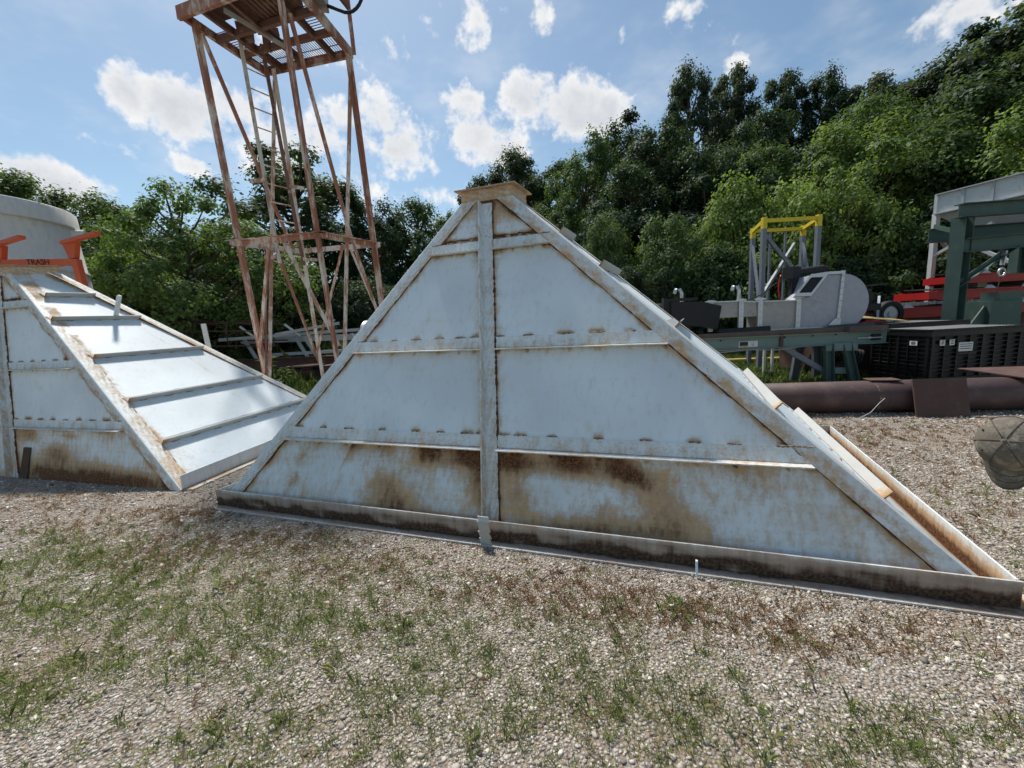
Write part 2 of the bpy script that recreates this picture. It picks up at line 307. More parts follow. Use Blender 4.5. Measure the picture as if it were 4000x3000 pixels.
class MB:
    def __init__(self): self.v = []; self.f = []; self.sm = []; self.r = {}
    def add(self, vs, fs, smooth=False, rust=None):
        b = len(self.v); self.v += [tuple(x) for x in vs]
        self.f += [tuple(i + b for i in q) for q in fs]; self.sm += [smooth] * len(fs)
        if rust is not None:
            for i, r in enumerate(rust): self.r[b + i] = r
        return self
    def hexa(self, a, b, rust=None):
        """two quads (lists of four points) joined to a box"""
        return self.add(list(a) + list(b), [(3, 2, 1, 0), (4, 5, 6, 7), (0, 1, 5, 4), (1, 2, 6, 5), (2, 3, 7, 6), (3, 0, 4, 7)], False, rust)
    def slab(self, p0, p1, p2, p3, n, th, rust=None):
        ps = [Vector(p) for p in (p0, p1, p2, p3)]; n = Vector(n).normalized() * th
        r = list(rust) * 2 if rust else None
        return self.hexa(ps, [p + n for p in ps], r)
    def box(self, c, s, rz=0.0):
        c = Vector(c); x, y, z = s[0] / 2, s[1] / 2, s[2] / 2
        m = Matrix.Rotation(rz, 3, 'Z')
        q = [c + m @ V(a * x, b * y, d * z) for d in (-1, 1) for a, b in ((-1, -1), (1, -1), (1, 1), (-1, 1))]
        return self.hexa(q[:4], q[4:])
    def frame(self, p, q, up):
        p, q = Vector(p), Vector(q); d = (q - p).normalized(); up = Vector(up)
        if abs(d.dot(up.normalized())) > 0.99: up = V(1, 0, 0)
        a = d.cross(up).normalized(); b = a.cross(d).normalized()
        return p, q, a, b
    def prof(self, p, q, pts, up=(0, 0, 1), smooth=False):
        """sweep a closed section (side, up) from p to q"""
        p, q, a, b = self.frame(p, q, up); n = len(pts)
        vs = [e + a * x + b * y for e in (p, q) for x, y in pts]
        fs = [(i, (i + 1) % n, n + (i + 1) % n, n + i) for i in range(n)] + [tuple(range(n - 1, -1, -1)), tuple(range(n, 2 * n))]
        base = len(self.f); self.add(vs, fs, smooth)
        if smooth: self.sm[-1] = self.sm[-2] = False
        return self
    def bar(self, p, q, w, h, up=(0, 0, 1)):
        return self.prof(p, q, [(-w / 2, -h / 2), (w / 2, -h / 2), (w / 2, h / 2), (-w / 2, h / 2)], up)
    def angle(self, p, q, a, b, th=0.009, up=(0, 0, 1), flip=1):
        pts = [(0, 0), (a * flip, 0), (a * flip, th), (th * flip, th), (th * flip, b), (0, b)]
        if flip < 0: pts = pts[::-1]
        return self.prof(p, q, pts, up)
    def chan(self, p, q, w, h, th=0.01, up=(0, 0, 1), flip=1):
        pts = [(0, -h / 2), (w * flip, -h / 2), (w * flip, -h / 2 + th), (th * flip, -h / 2 + th), (th * flip, h / 2 - th), (w * flip, h / 2 - th), (w * flip, h / 2), (0, h / 2)]
        if flip < 0: pts = pts[::-1]
        return self.prof(p, q, pts, up)
    def ibeam(self, p, q, w, h, th=0.014, up=(0, 0, 1)):
        a, b, c = w / 2, h / 2, th / 2
        return self.prof(p, q, [(-a, -b), (a, -b), (a, -b + th), (c, -b + th), (c, b - th), (a, b - th), (a, b), (-a, b), (-a, b - th), (-c, b - th), (-c, -b + th), (-a, -b + th)], up)
    def cyl(self, p, q, r, n=12, r2=None, up=(0, 0, 1), caps=True):
        p, q, a, b = self.frame(p, q, up); r2 = r if r2 is None else r2
        vs = [e + a * math.cos(2 * math.pi * i / n) * rr + b * math.sin(2 * math.pi * i / n) * rr for e, rr in ((p, r), (q, r2)) for i in range(n)]
        fs = [(i, (i + 1) % n, n + (i + 1) % n, n + i) for i in range(n)]
        self.add(vs, fs, True)
        if caps: self.add(vs[:n], [tuple(range(n - 1, -1, -1))]); self.add(vs[n:], [tuple(range(n))])
        return self
    def path(self, pts, r, n=8):
        pts = [Vector(p) for p in pts]; vs = []; fs = []; ref = V(0, 0, 1)
        for k, p in enumerate(pts):
            d = (pts[min(k + 1, len(pts) - 1)] - pts[max(k - 1, 0)]).normalized()
            if abs(d.dot(ref)) > 0.97: ref = V(1, 0, 0)
            a = d.cross(ref).normalized(); b = a.cross(d); rr = r[k] if isinstance(r, (list, tuple)) else r
            vs += [p + a * math.cos(2 * math.pi * i / n) * rr + b * math.sin(2 * math.pi * i / n) * rr for i in range(n)]
        for k in range(len(pts) - 1):
            fs += [(k * n + i, k * n + (i + 1) % n, (k + 1) * n + (i + 1) % n, (k + 1) * n + i) for i in range(n)]
        m = len(pts) - 1
        self.add(vs, fs + [tuple(range(n - 1, -1, -1)), tuple(m * n + i for i in range(n))], True)
        return self
    def tube(self, p, q, r, th, n=32):
        """open-ended thick pipe"""
        p, q, a, b = self.frame(p, q, (0, 0, 1))
        ring = lambda e, rr: [e + a * math.cos(2 * math.pi * i / n) * rr + b * math.sin(2 * math.pi * i / n) * rr for i in range(n)]
        vs = ring(p, r) + ring(q, r) + ring(q, r - th) + ring(p, r - th); fs = []
        for k in range(4): fs += [(k * n + i, k * n + (i + 1) % n, ((k + 1) % 4) * n + (i + 1) % n, ((k + 1) % 4) * n + i) for i in range(n)]
        return self.add(vs, fs, True)
    def lump(self, c, d, s, rr):
        """small irregular weld bead: centre, direction, half length, radius"""
        d = Vector(d).normalized(); a = d.orthogonal().normalized(); b = d.cross(a); vs = []; n = 6
        c = Vector(c)
        for k, (u, w) in enumerate(((-1, .35), (-.45, 1), (.35, .85), (1, .3))):
            for i in range(n):
                j = rr * w * random.uniform(.7, 1.35); th = 2 * math.pi * i / n
                vs.append(c + d * s * u + a * math.cos(th) * j + b * math.sin(th) * j)
        fs = [(k * n + i, k * n + (i + 1) % n, (k + 1) * n + (i + 1) % n, (k + 1) * n + i) for k in range(3) for i in range(n)]
        return self.add(vs, fs + [tuple(range(n - 1, -1, -1)), tuple(range(3 * n, 4 * n))], True)
    def build(self, name, mat, parent=None, bevel=0.0):
        o = org(parent)
        me = bpy.data.meshes.new(name)
        me.from_pydata([(x - o[0], y - o[1], z - o[2]) for x, y, z in self.v], [], self.f)
        me.polygons.foreach_set('use_smooth', self.sm)
        if self.r:
            at = me.attributes.new('rust', 'FLOAT', 'POINT')
            at.data.foreach_set('value', [float(self.r.get(i, 0.0)) for i in range(len(self.v))])
        me.materials.append(MAT[mat] if isinstance(mat, str) else mat); me.update()
        ob = bpy.data.objects.new(name, me); COL.objects.link(ob)
        if parent is not None: ob.parent = parent
        if bevel:
            md = ob.modifiers.new('bevel', 'BEVEL'); md.width = bevel; md.segments = 2; md.limit_method = 'ANGLE'
        return ob


def org(parent):
    p = parent
    if p is None: return (0, 0, 0)
    while p.parent is not None: p = p.parent
    return tuple(p.location)


def tag(o, label, cat, group=None):
    o['label'] = label; o['category'] = cat
    if group: o['group'] = group
    return o


def thing(name, loc, label, cat, group=None):
    o = bpy.data.objects.new(name, None); COL.objects.link(o); o.location = loc; o.empty_display_size = 0.3
    return tag(o, label, cat, group)


def np_mesh(name, verts, faces):
    """fast mesh from arrays; faces is (n,k)"""
    me = bpy.data.meshes.new(name); n, k = faces.shape
    me.vertices.add(len(verts)); me.vertices.foreach_set('co', verts.astype(np.float32).ravel())
    me.loops.add(n * k); me.loops.foreach_set('vertex_index', faces.astype(np.int32).ravel())
    me.polygons.add(n); me.polygons.foreach_set('loop_start', np.arange(0, n * k, k, dtype=np.int32))
    me.polygons.foreach_set('loop_total', np.full(n, k, dtype=np.int32))
    me.update(calc_edges=True); me.validate()
    return me


def text_mesh(body, size, name, mat, parent, matrix, extrude=0.001):
    cu = bpy.data.curves.new(name, 'FONT'); cu.body = body; cu.size = size; cu.extrude = extrude; cu.offset = size * .022; cu.align_x = 'CENTER'; cu.align_y = 'CENTER'
    tmp = bpy.data.objects.new(name + '_tmp', cu); COL.objects.link(tmp)
    bpy.context.view_layer.update()
    me = bpy.data.meshes.new_from_object(tmp.evaluated_get(bpy.context.evaluated_depsgraph_get()))
    bpy.data.objects.remove(tmp); me.materials.clear(); me.materials.append(MAT[mat])
    ob = bpy.data.objects.new(name, me); COL.objects.link(ob)
    o = org(parent); m = matrix.copy(); m.translation = m.translation - Vector(o)
    me.transform(m); ob.parent = parent
    return ob


def lerp(a, b, f): return Vector(a) * (1 - f) + Vector(b) * f


# ------------------------------------------------------------------ ground
def terrain(x, y):
    d = math.hypot(x, y)
    z = 0.0
    # the wooded bank behind the yard, higher to the right
    ang = math.atan2(x, y)
    start = 19.0 if x > 0 else 21.0
    k = max(0.0, min(1.0, (d - start) / 22.0)); k = k * k * (3 - 2 * k)
    amp = 3.2 * max(0.0, min(1.0, (ang + 0.1) / 0.6)) + 0.6
    front = max(0.0, min(1.0, (y + 4) / 10.0))
    return z + amp * k * front


def build_ground():
    g = np.sinh(np.linspace(-4.6, 4.6, 190)) * 12.0
    g = np.sort(np.concatenate([g]))
    n = len(g); xs, ys = np.meshgrid(g, g)
    verts = np.zeros((n * n, 3)); verts[:, 0] = xs.ravel(); verts[:, 1] = ys.ravel()
    verts[:, 2] = [terrain(a, b) for a, b in zip(verts[:, 0], verts[:, 1])]
    turf = np.zeros(n * n)
    for i in range(n * n):
        x, y = verts[i, 0], verts[i, 1]
        d = math.hypot(x, y); tv = 0.0
        if y > 2:
            lim = 8.6 if x < 0 else 7.2
            tv = max(0, min(1, (y - lim) / 1.2 + 0.4))
        if d > 30: tv = 1.0
        turf[i] = tv
    idx = np.arange(n * n).reshape(n, n)
    faces = np.stack([idx[:-1, :-1], idx[:-1, 1:], idx[1:, 1:], idx[1:, :-1]], -1).reshape(-1, 4)
    me = np_mesh('ground', verts, faces)
    at = me.attributes.new('turf', 'FLOAT', 'POINT'); at.data.foreach_set('value', turf.astype(np.float32))
    me.materials.append(MAT['ground']); me.polygons.foreach_set('use_smooth', [True] * len(me.polygons))
    o = bpy.data.objects.new('ground', me); COL.objects.link(o); o['kind'] = 'structure'


build_ground()


# ------------------------------------------------------------------ hoppers
def gridslab(mb, fn, ns, nt, n, th, rfn=None):
    """plate over fn(s,t), thickened along n, with a rust value at each point"""
    n = Vector(n).normalized() * th; vs = []; rs = []
    for side in (1, 0):
        for j in range(nt + 1):
            for i in range(ns + 1):
                s, t_ = i / ns, j / nt
                vs.append(Vector(fn(s, t_)) + n * side); rs.append(rfn(s, t_) if rfn else 0.0)
    m = (ns + 1) * (nt + 1); ix = lambda i, j, k: k * m + j * (ns + 1) + i; fs = []
    for j in range(nt):
        for i in range(ns):
            fs.append((ix(i, j, 0), ix(i + 1, j, 0), ix(i + 1, j + 1, 0), ix(i, j + 1, 0)))
            fs.append((ix(i, j + 1, 1), ix(i + 1, j + 1, 1), ix(i + 1, j, 1), ix(i, j, 1)))
    for i in range(ns):
        fs.append((ix(i, 0, 1), ix(i + 1, 0, 1), ix(i + 1, 0, 0), ix(i, 0, 0)))
        fs.append((ix(i, nt, 0), ix(i + 1, nt, 0), ix(i + 1, nt, 1), ix(i, nt, 1)))
    for j in range(nt):
        fs.append((ix(0, j, 0), ix(0, j + 1, 0), ix(0, j + 1, 1), ix(0, j, 1)))
        fs.append((ix(ns, j, 1), ix(ns, j + 1, 1), ix(ns, j + 1, 0), ix(ns, j, 0)))
    mb.add(vs, fs, False, rs)


def hopper(name, label, B, T, front, side_ts, detail, lugs):
    B = [Vector(b) for b in B]; T = [Vector(p) for p in T]
    root = thing(name, (sum((b.x for b in B)) / 4, sum((b.y for b in B)) / 4, 0), label, 'hopper')
    zt = T[0].z; UP = V(0, 0, 1)
    face = []
    for i in range(4):
        b0, b1, t0, t1 = B[i], B[(i + 1) % 4], T[i], T[(i + 1) % 4]
        P = lambda s, t_, b0=b0, b1=b1, t0=t0, t1=t1: lerp(lerp(b0, b1, s), lerp(t0, t1, s), t_)
        u = (b1 - b0).normalized(); w = (P(.5, 1) - P(.5, 0)); Ls = w.length; w.normalize(); n = u.cross(w).normalized()
        face.append((P, u, w, n, Ls))
    BW = 0.145
    nz = lambda a, b, c: 0.5 + 0.5 * math.sin(a * 7.1 + c) * math.sin(b * 5.3 + c * 1.7 + a * 2.2)
    for i, (P, u, w, n, Ls) in enumerate(face):
        width = lambda t_: (P(1, t_) - P(0, t_)).length
        cfg = front if i in (0, 2) else None
        tks = cfg['t'] if cfg else [1 - x for x in side_ts]
        beads = []
        def rust(s, t_, i=i, P=P, width=width, tks=tks, cfg=cfg, Ls=Ls):
            r = 0.0; wd = width(t_); x = s * wd
            e = min(x, wd - x) - BW * 1.05
            r += (1.0 if i in (0, 2) else 0.6) * math.exp(-max(0, e) / 0.04) * (0.30 + 0.9 * nz(t_ * 9, s, i + 1.0))
            for k, tk in enumerate(tks):
                dz = (tk - t_) * Ls
                if dz > -0.01:
                    a = cfg['under'][k] if cfg else 0.25
                    q = cfg['span'](s, k) if cfg else (0.5 + 0.6 * nz(s * 6, k, 3.3))
                    r += a * q * math.exp(-max(0, dz) / (cfg['depth'][k] if cfg else 0.04))
                if cfg:
                    dy = (t_ - tk) * Ls - 0.095
                    if abs(dy) < 0.14:
                        wk = width(tk)
                        for sb in cfg['beads'][k]:
                            dx = (s - .5) * wd - (sb - .5) * wk
                            if abs(dx) < .16:
                                v_ = math.sin(sb * 91.0)
                                r += (0.95 + .25 * v_) * math.exp(-(dx / (0.058 + .022 * v_)) ** 4 - ((dy - 0.005) / (0.030 + .014 * math.sin(sb * 57) if dy > 0 else 0.022)) ** 2)
                                if dy < 0: r += 0.34 * math.exp(-((dx - .02 * v_) / 0.014) ** 2) + 0.25 * math.exp(-((dx + .025) / 0.012) ** 2)
            if cfg:
                for (s0, t0_, rs_, rt_, a) in cfg['blobs']:
                    dd = ((s - s0) / rs_) ** 2 + ((t_ - t0_) / rt_) ** 2
                    if dd < 6: r += a * math.exp(-dd)
                dx = abs((s - cfg['c']) * wd)
                r += 0.85 * math.exp(-max(0, dx - 0.065) / 0.035) * (0.40 + 0.5 * nz(t_ * 13, 1, 2) + t_ * 0.3)
                r += 0.5 * math.exp(-t_ * Ls / 0.16)
                if t_ < tks[0]: r += 0.08 + 0.20 * nz(s * 3.3, t_ * 3, 6.0)
                r += 0.30 * max(0, (t_ - 0.80) / 0.2) + (0.55 * math.exp(-(((t_ - tks[2]) * Ls - .125) / .03) ** 2) if t_ > .8 else 0)
            else:
                r += 0.10 * max(0, (t_ - 0.8) / 0.2)
                if i == 1:
                    for (s0, t0_, rs_, rt_, a) in detail.get('side_blobs', []):
                        dd = ((s - s0) / rs_) ** 2 + ((t_ - t0_) / rt_) ** 2
                        if dd < 6: r += a * math.exp(-dd)
            if i == 1: r += detail.get('gutter', 0.0) * math.exp(-t_ * Ls / 0.16)
            return r
        mb = MB(); gridslab(mb, P, 300 if i == 0 else (70 if i == 1 else 12), 120 if i == 0 else (60 if i == 1 else 10), n, 0.006, rust)
        mb.build('side_panel', 'hopper', root)
        # stiffeners: an angle whose upper leg lies on the plate and whose lower leg stands out
        lo = lambda t_, m=0.0: (BW * 0.97 + m) / width(t_)
        for k, tk in enumerate(tks):
            spans = [(lo(tk, 0.0), cfg['c'] - 0.055 / width(tk)), (cfg['c'] + 0.062 / width(tk), 1 - lo(tk, 0.0))] if cfg else [(lo(tk), 1 - lo(tk))]
            h = 0.10 if cfg else 0.075; out = 0.075 if cfg else 0.07
            for (sa, sb) in spans:
                if i in (1, 3) and k == 1: sa = 0.02
                mb = MB()
                p0, p1 = P(sa, tk) + n * 0.007, P(sb, tk) + n * 0.007
                rr = lambda s, t_: 0.12 + 0.22 * nz(s * 12, t_ * 4, k + 1.3) * (1.2 - t_) + (0 if cfg else .7 * math.exp(-s / .03))
                ns = 40 if i in (0, 1) else 6
                gridslab(mb, lambda s, t_: lerp(p0, p1, s) + w * h * t_, ns, 3, n, 0.008, rr)
                ld = Vector((n.x, n.y, 0)).normalized() if cfg else n
                gridslab(mb, lambda s, t_: lerp(p0, p1, s) + ld * (0.006 + (out - .006) * t_), ns, 2, V(0, 0, -1) if cfg else -w, 0.009, lambda s, t_: 0.2 + 0.28 * nz(s * 15, t_, k + 2.1) * (1 - 0.4 * t_) + (0 if cfg else .8 * math.exp(-s / .03)))
                st = mb.build('stiffener', 'hopper_bar' if cfg else 'galv_angle', root)
                if i in (0, 1):
                    wb = MB(); Lk = (p1 - p0).length
                    if cfg:
                        for s in cfg['beads'][k]:
                            if sa < s < sb:
                                c = P(s, tk) + n * 0.012 + w * (h + 0.004); hl = random.uniform(.026, .052)
                                for q in range(4): wb.lump(c + u * (q - 1.5) * hl * .5, u, hl * .42, random.uniform(.006, .010))
                        x = random.uniform(0.03, 0.08)
                        while x < Lk:
                            wb.lump(p0 + u * x - w * 0.010, u, random.uniform(.02, .06), random.uniform(.003, .007)); x += random.uniform(.1, .35)
                    else:
                        dk = (p1 - p0).normalized(); x = random.uniform(0.05, 0.12)
                        while x < Lk - .05:
                            wb.lump(p0 + dk * x + w * (h + .004), dk, random.uniform(.03, .06), random.uniform(.003, .007))
                            wb.lump(p0 + dk * (x + .1) - w * 0.011, dk, random.uniform(.03, .07), random.uniform(.005, .009)); x += random.uniform(.2, .32)
                    wb.build('weld_seam', 'weld', st)['kind'] = 'stuff'
        # upright leg and ground lip of the base angle
        z1 = 0.165; outv = Vector((n.x, n.y, 0)).normalized()
        b0, b1 = P(0, 0), P(1, 0); e = 0.0
        off = outv * (0.012 if i % 2 == 0 else 0.0)
        A0 = b0 - u * (0.02 if i % 2 == 0 else -0.01); A1 = b1 + u * (0.02 if i % 2 == 0 else -0.01)
        if i in detail.get('no_base', ()): continue
        mb = MB()
        gridslab(mb, lambda s, t_: lerp(A0, A1, s) + UP * (0.0 + z1 * t_), 120 if i < 2 else 10, 6, outv, 0.012,
                 (lambda s, t_: 1.3 * max(0, 1 - t_ * 1.12) * (0.40 + 0.8 * nz(s * 11, t_, 0.7)) + 0.26 + 0.34 * nz(s * 5, t_ * 2, 2.0) + .16 * nz(s * 31, 1, 3) - 0.25 * (t_ > .9)) if i % 2 == 0 else (lambda s, t_: 0.02 + 0.3 * max(0, .25 - t_) + detail.get('gutter', 0) * max(0, .95 - t_)))
        gridslab(mb, lambda s, t_: lerp(A0, A1, s) + outv * (0.0125 + detail['lip'][i] * t_) + UP * 0.002, 60 if i < 2 else 10, 2, UP, 0.012,
                 lambda s, t_: 0.55 * (1 - t_) * (.5 + nz(s * 9, t_, 4.0)) + .22 + .2 * nz(s * 4, 1, 2))
        mb.build('base_angle', 'hopper_base' if i % 2 == 0 else 'hopper_bar', root)
    # corner angles
    for i in range(4):
        P, u, w, n, Ls = face[i]; Pl, ul, wl, nl, Ll = face[i - 1]
        mb = MB(); e0, e1 = B[i], T[i]
        ns = 70 if i in (0, 1) else 12
        fr = lambda s, t_: 0.12 + 0.42 * nz(t_ * 14, s * 3, i * 1.9) * (0.3 + s) + 0.25 * max(0, t_ - .8) + 0.5 * math.exp(-t_ / 0.05)
        if i == 0: fr = lambda s, t_: 0.08 + 0.62 * nz(t_ * 17, s * 3, .4) * (s ** 1.5) + 0.2 * max(0, t_ - .8) + 0.4 * math.exp(-t_ / 0.04)
        gridslab(mb, lambda s, t_: lerp(e0, e1, t_) + n * 0.006 + u * BW * s, 5, ns, n, 0.009, fr)
        gridslab(mb, lambda s, t_: lerp(e0, e1, t_) + nl * 0.006 - ul * BW * (1 - s), 5, ns, nl, 0.009, lambda s, t_: 0.12 + 0.68 * nz(t_ * 13, s, i + 5) * (1 - s) + 0.3 * max(0, t_ - .8))
        # rounded nose of the bent angle
        mb.cyl(lerp(e0, e1, 0.0), lerp(e0, e1, 1.0), 0.014, 8)
        ca = mb.build('corner_angle', 'hopper_bar', root)
        if i in (0, 1, 2):
            wb = MB()
            for (pp, nn, uu, on) in ((lambda t_: lerp(e0, e1, t_) + u * (BW + .002) + n * 0.008, n, u, i in (0, 1)), (lambda t_: lerp(e0, e1, t_) - ul * (BW + .002) + nl * 0.008, nl, ul, i in (1, 2))):
                if not on: continue
                x = 0.03
                while x < 0.985:
                    d = (e1 - e0).normalized(); ln = random.uniform(.03, .075)
                    gap = random.random() < (0.25 if nn is face[0][3] else 0.45)
                    if not gap: wb.lump(pp(x), d, ln, random.uniform(.004, .009))
                    else: wb.lump(pp(x), d, ln, 0.0025)
                    x += ln * 1.6 / (e1 - e0).length
            if wb.v: wb.build('weld_seam', 'dirt_seam', ca)['kind'] = 'stuff'
    # middle stiffener on the two broad sides
    for i in (0, 2):
        P, u, w, n, Ls = face[i]; c = front['c']; ns = 60 if i == 0 else 8
        mb = MB(); q0, q1 = P(c, 0.0), P(c, 0.985)
        fr = lambda s, t_: 0.08 + 0.50 * math.exp(-t_ / 0.22) * nz(s * 3, t_ * 10, 1) + 0.30 * nz(t_ * 19, s * 4, 2) * s + .15 * max(0, t_ - .7)
        gridslab(mb, lambda s, t_: lerp(q0, q1, t_) + n * 0.007 + u * (-0.052 + 0.112 * s), 6, ns, n, 0.008, fr)
        gridslab(mb, lambda s, t_: lerp(q0, q1, t_) + n * (0.012 + 0.06 * s) - u * (0.052 + 0.010 * s), 3, ns, u, 0.012, lambda s, t_: 0.1 + 0.3 * nz(t_ * 16, s, 3) + .3 * math.exp(-t_ / .15))
        ms = mb.build('middle_stiffener', 'hopper_bar', root)
        if i == 0:
            wb = MB(); x = 0.03
            while x < 0.97:
                wb.lump(lerp(q0, q1, x) + u * 0.062 + n * .01, w, random.uniform(.02, .05), random.uniform(.005, .013)); x += random.uniform(.012, .02)
            wb.build('weld_seam', 'dirt_seam', ms)['kind'] = 'stuff'
            # short seam above the top stiffeners
            wt = MB(); tk = front['t'][2] + 0.044
            for s in np.arange(0.12, 0.9, 0.022):
                wt.lump(P(float(s), tk + random.uniform(-.002, .002)) + n * .01, u, random.uniform(.008, .016), random.uniform(.004, .009))
            wt.build('weld_seam', 'dirt_seam', ms)['kind'] = 'stuff'
    # neck and outlet flange
    cx = (T[0] + T[1] + T[2] + T[3]) / 4; NH = 0.105
    mb = MB(); ring = [p + (p - cx).normalized() * 0.012 for p in T]
    for i in range(4):
        a, b = ring[i], ring[(i + 1) % 4]; n = Vector((face[i][3].x, face[i][3].y, 0)).normalized()
        gridslab(mb, lambda s, t_: lerp(a, b, s) + UP * (-0.02 + (NH + 0.02) * t_), 10, 5, -n, 0.008, lambda s, t_: 0.34 + 0.35 * nz(s * 8, t_ * 3, i))
    mb.build('outlet_neck', 'hopper_bar', root)
    mb = MB(); fo = detail['flange']
    outer = [T[0] - face[0][1] * fo - face[1][1] * fo, T[1] + face[0][1] * fo - face[1][1] * fo, T[2] + face[0][1] * fo + face[1][1] * fo, T[3] - face[0][1] * fo + face[1][1] * fo]
    for i in range(4):
        a, b, c, d = outer[i], outer[(i + 1) % 4], lerp(ring[(i + 1) % 4], cx, .04), lerp(ring[i], cx, .04)
        gridslab(mb, lambda s, t_: lerp(lerp(a, b, s), lerp(d, c, s), t_) + UP * (NH + .0), 12, 2, UP, 0.011, lambda s, t_: 0.50 + 0.35 * nz(s * 6, t_, i + 2))
    mb.build('outlet_flange', 'hopper_bar', root)
    for (i, s, t_, L, wd) in lugs:
        P, u, w, n, Ls = face[i]; mb = MB(); p = P(s, t_) + n * .008
        d = (n * 0.55 + V(0, 0, 1) * 0.75 - w * .15).normalized()
        mb.prof(p, p + d * L, [(0, 0), (wd, 0), (wd, .01), (.01, .01), (.01, wd * .7), (0, wd * .7)], up=w)
        mb.build('lifting_lug', 'hopper_bar', root)
    return root, face


low = lambda s, k: 1.0
def span_main(s, k):
    if k == 0: return (1.0 if 0.20 < s < 0.74 else 0.35) * (0.65 + 0.5 * math.sin(s * 23) * math.sin(s * 51 + 1))
    return 0.55 + 0.5 * math.sin(s * 31 + k) * math.sin(s * 13)


front_main = dict(t=[.229, .504, .820], c=0.494, under=[1.4, 0.8, 0.9], depth=[0.13, 0.035, 0.04], span=span_main,
                  beads=[[.03, .064, .125, .19, .268, .342, .396, .449, .475, .52, .55, .606, .683, .756, .825, .879, .944, .968],
                         [.07, .115, .189, .265, .341, .408, .455, .53, .61, .71, .79, .873, .955], [.14, .24, .34, .42, .58, .68, .78, .88]],
                  blobs=[(.325, .066, .045, .035, .62), (.305, .118, .03, .03, .48), (.40, .045, .07, .012, .35), (.468, .13, .018, .07, .50), (.118, .097, .011, .03, .42), (.102, .165, .009, .03, .28),
                         (.535, .11, .02, .05, .45), (.60, .052, .06, .028, .48), (.68, .060, .06, .026, .52), (.655, .10, .02, .02, .3), (.74, .10, .035, .06, .46), (.72, .175, .045, .03, .55), (.63, .19, .10, .022, .5), (.53, .19, .05, .03, .45),
                         (.40, .19, .07, .022, .42), (.92, .88, .05, .03, .35), (.75, .95, .2, .04, .4), (.85, .57, .04, .03, .17), (.93, .45, .04, .05, .15), (.98, .30, .05, .06, .2), (.86, .16, .02, .06, .12), (.92, .10, .03, .07, .14), (.30, .60, .12, .01, .08)])
B_main = [(-2.862, 3.749, 0), (2.517, 1.895, 0), (3.793, 4.771, 0), (-1.586, 6.627, 0)]
T_main = [(-.385, 4.20, 2.755), (.089, 4.033, 2.755), (.229, 4.347, 2.755), (-.245, 4.515, 2.755)]
main_root, main_face = hopper('hopper', 'large pale blue rusty steel hopper standing upside down in the middle of the yard', B_main, T_main, front_main, [.14, .27, .46, .67, .85],
                              dict(lip=[0.075, .10, .09, .09], flange=0.055, gutter=1.9), [(3, .40, .73, .42, .085), (3, .72, .50, .30, .07)])
# bent plate hanging at the foot of the middle stiffener, and a small tab on the base
P0, u0, w0, n0, L0 = main_face[0]
mb = MB(); q = P0(.487, 0.0); hz = Vector((n0.x, n0.y, 0)).normalized()
pts = [(0.23, 0.060), (0.20, 0.075), (0.12, 0.070), (0.06, 0.055), (0.0, 0.050)]
for (za, da), (zb, db) in zip(pts[:-1], pts[1:]):
    a = q + hz * (da + 0.012) + V(0, 0, za) - u0 * 0.035; b = q + hz * (db + 0.012) + V(0, 0, zb) - u0 * 0.02
    mb.slab(a, a + u0 * 0.085, b + u0 * 0.085, b, hz, 0.008, [0.2, .4, .5, .3])
mb.build('bent_clip', 'galv_angle', main_root)
mb = MB(); q = P0(.735, 0.0) + hz * 0.10
mb.slab(q + V(0, 0, .014), q + u0 * .012 + V(0, 0, .014), q + u0 * .012 + V(0, 0, .10) - hz * .03, q + V(0, 0, .10) - hz * .03, hz, 0.02)
mb.build('base_tab', 'hopper_bar', main_root)

front_left = dict(t=[.235, .51, .82], c=0.494, under=[0.7, 0.45, 0.5], depth=[0.07, 0.03, 0.03], span=lambda s, k: 0.6 + 0.4 * math.sin(s * 37 + k),
                  beads=[[.52 + .055 * j for j in range(9)], [.53 + .075 * j for j in range(7)], [.6, .7, .8, .88]],
                  blobs=[(.66, .12, .055, .045, .75), (.60, .04, .09, .06, .6), (.72, .02, .12, .05, .5), (.82, .035, .09, .05, .55), (.92, .03, .06, .04, .55), (.58, .2, .03, .03, .4), (.66, .30, .015, .03, .3), (.68, .42, .02, .02, .25), (.55, .19, .05, .03, .35), (.50, .06, .02, .08, .5), (.74, .2, .04, .01, .3)])
B_left = [(-8.89, 5.71, 0), (-3.6, 4.2, 0), (-3.04, 7.45, 0), (-8.33, 8.96, 0)]
T_left = [(-7.21, 5.92, 2.6), (-6.733, 5.786, 2.6), (-6.40, 6.10, 2.62), (-6.88, 6.24, 2.62)]
left_root, left_face = hopper('hopper', 'pale blue steel hopper at the left edge, its ribbed sloping side in full sun', B_left, T_left, front_left, [.13, .26, .455, .66, .84],
                              dict(lip=[0.012, .12, .09, .09], flange=0.055, no_base=(0,), side_blobs=[(.72, .62, .012, .06, .36), (.70, .50, .012, .05, .40), (.68, .43, .014, .03, .38), (.06, .2, .03, .07, .25), (.10, .08, .02, .05, .2)]), [(1, .66, .745, .34, .07), (2, .3, .35, .4, .09)])
P, u, w, n, Ls = left_face[0]
hz = Vector((n.x, n.y, 0)).normalized()
mb = MB(); a = P(.512, 0) + hz * 0.02
mb.slab(a + V(0, 0, .0), a + u * .15 + V(0, 0, .0), a + u * .14 + V(0, 0, .37) - hz * .1, a + V(0, 0, .37) - hz * .1, hz, 0.004)
mb.build('dark_notch', 'dirt_seam', left_root)  # dark plate, painted shade in place of a real recess


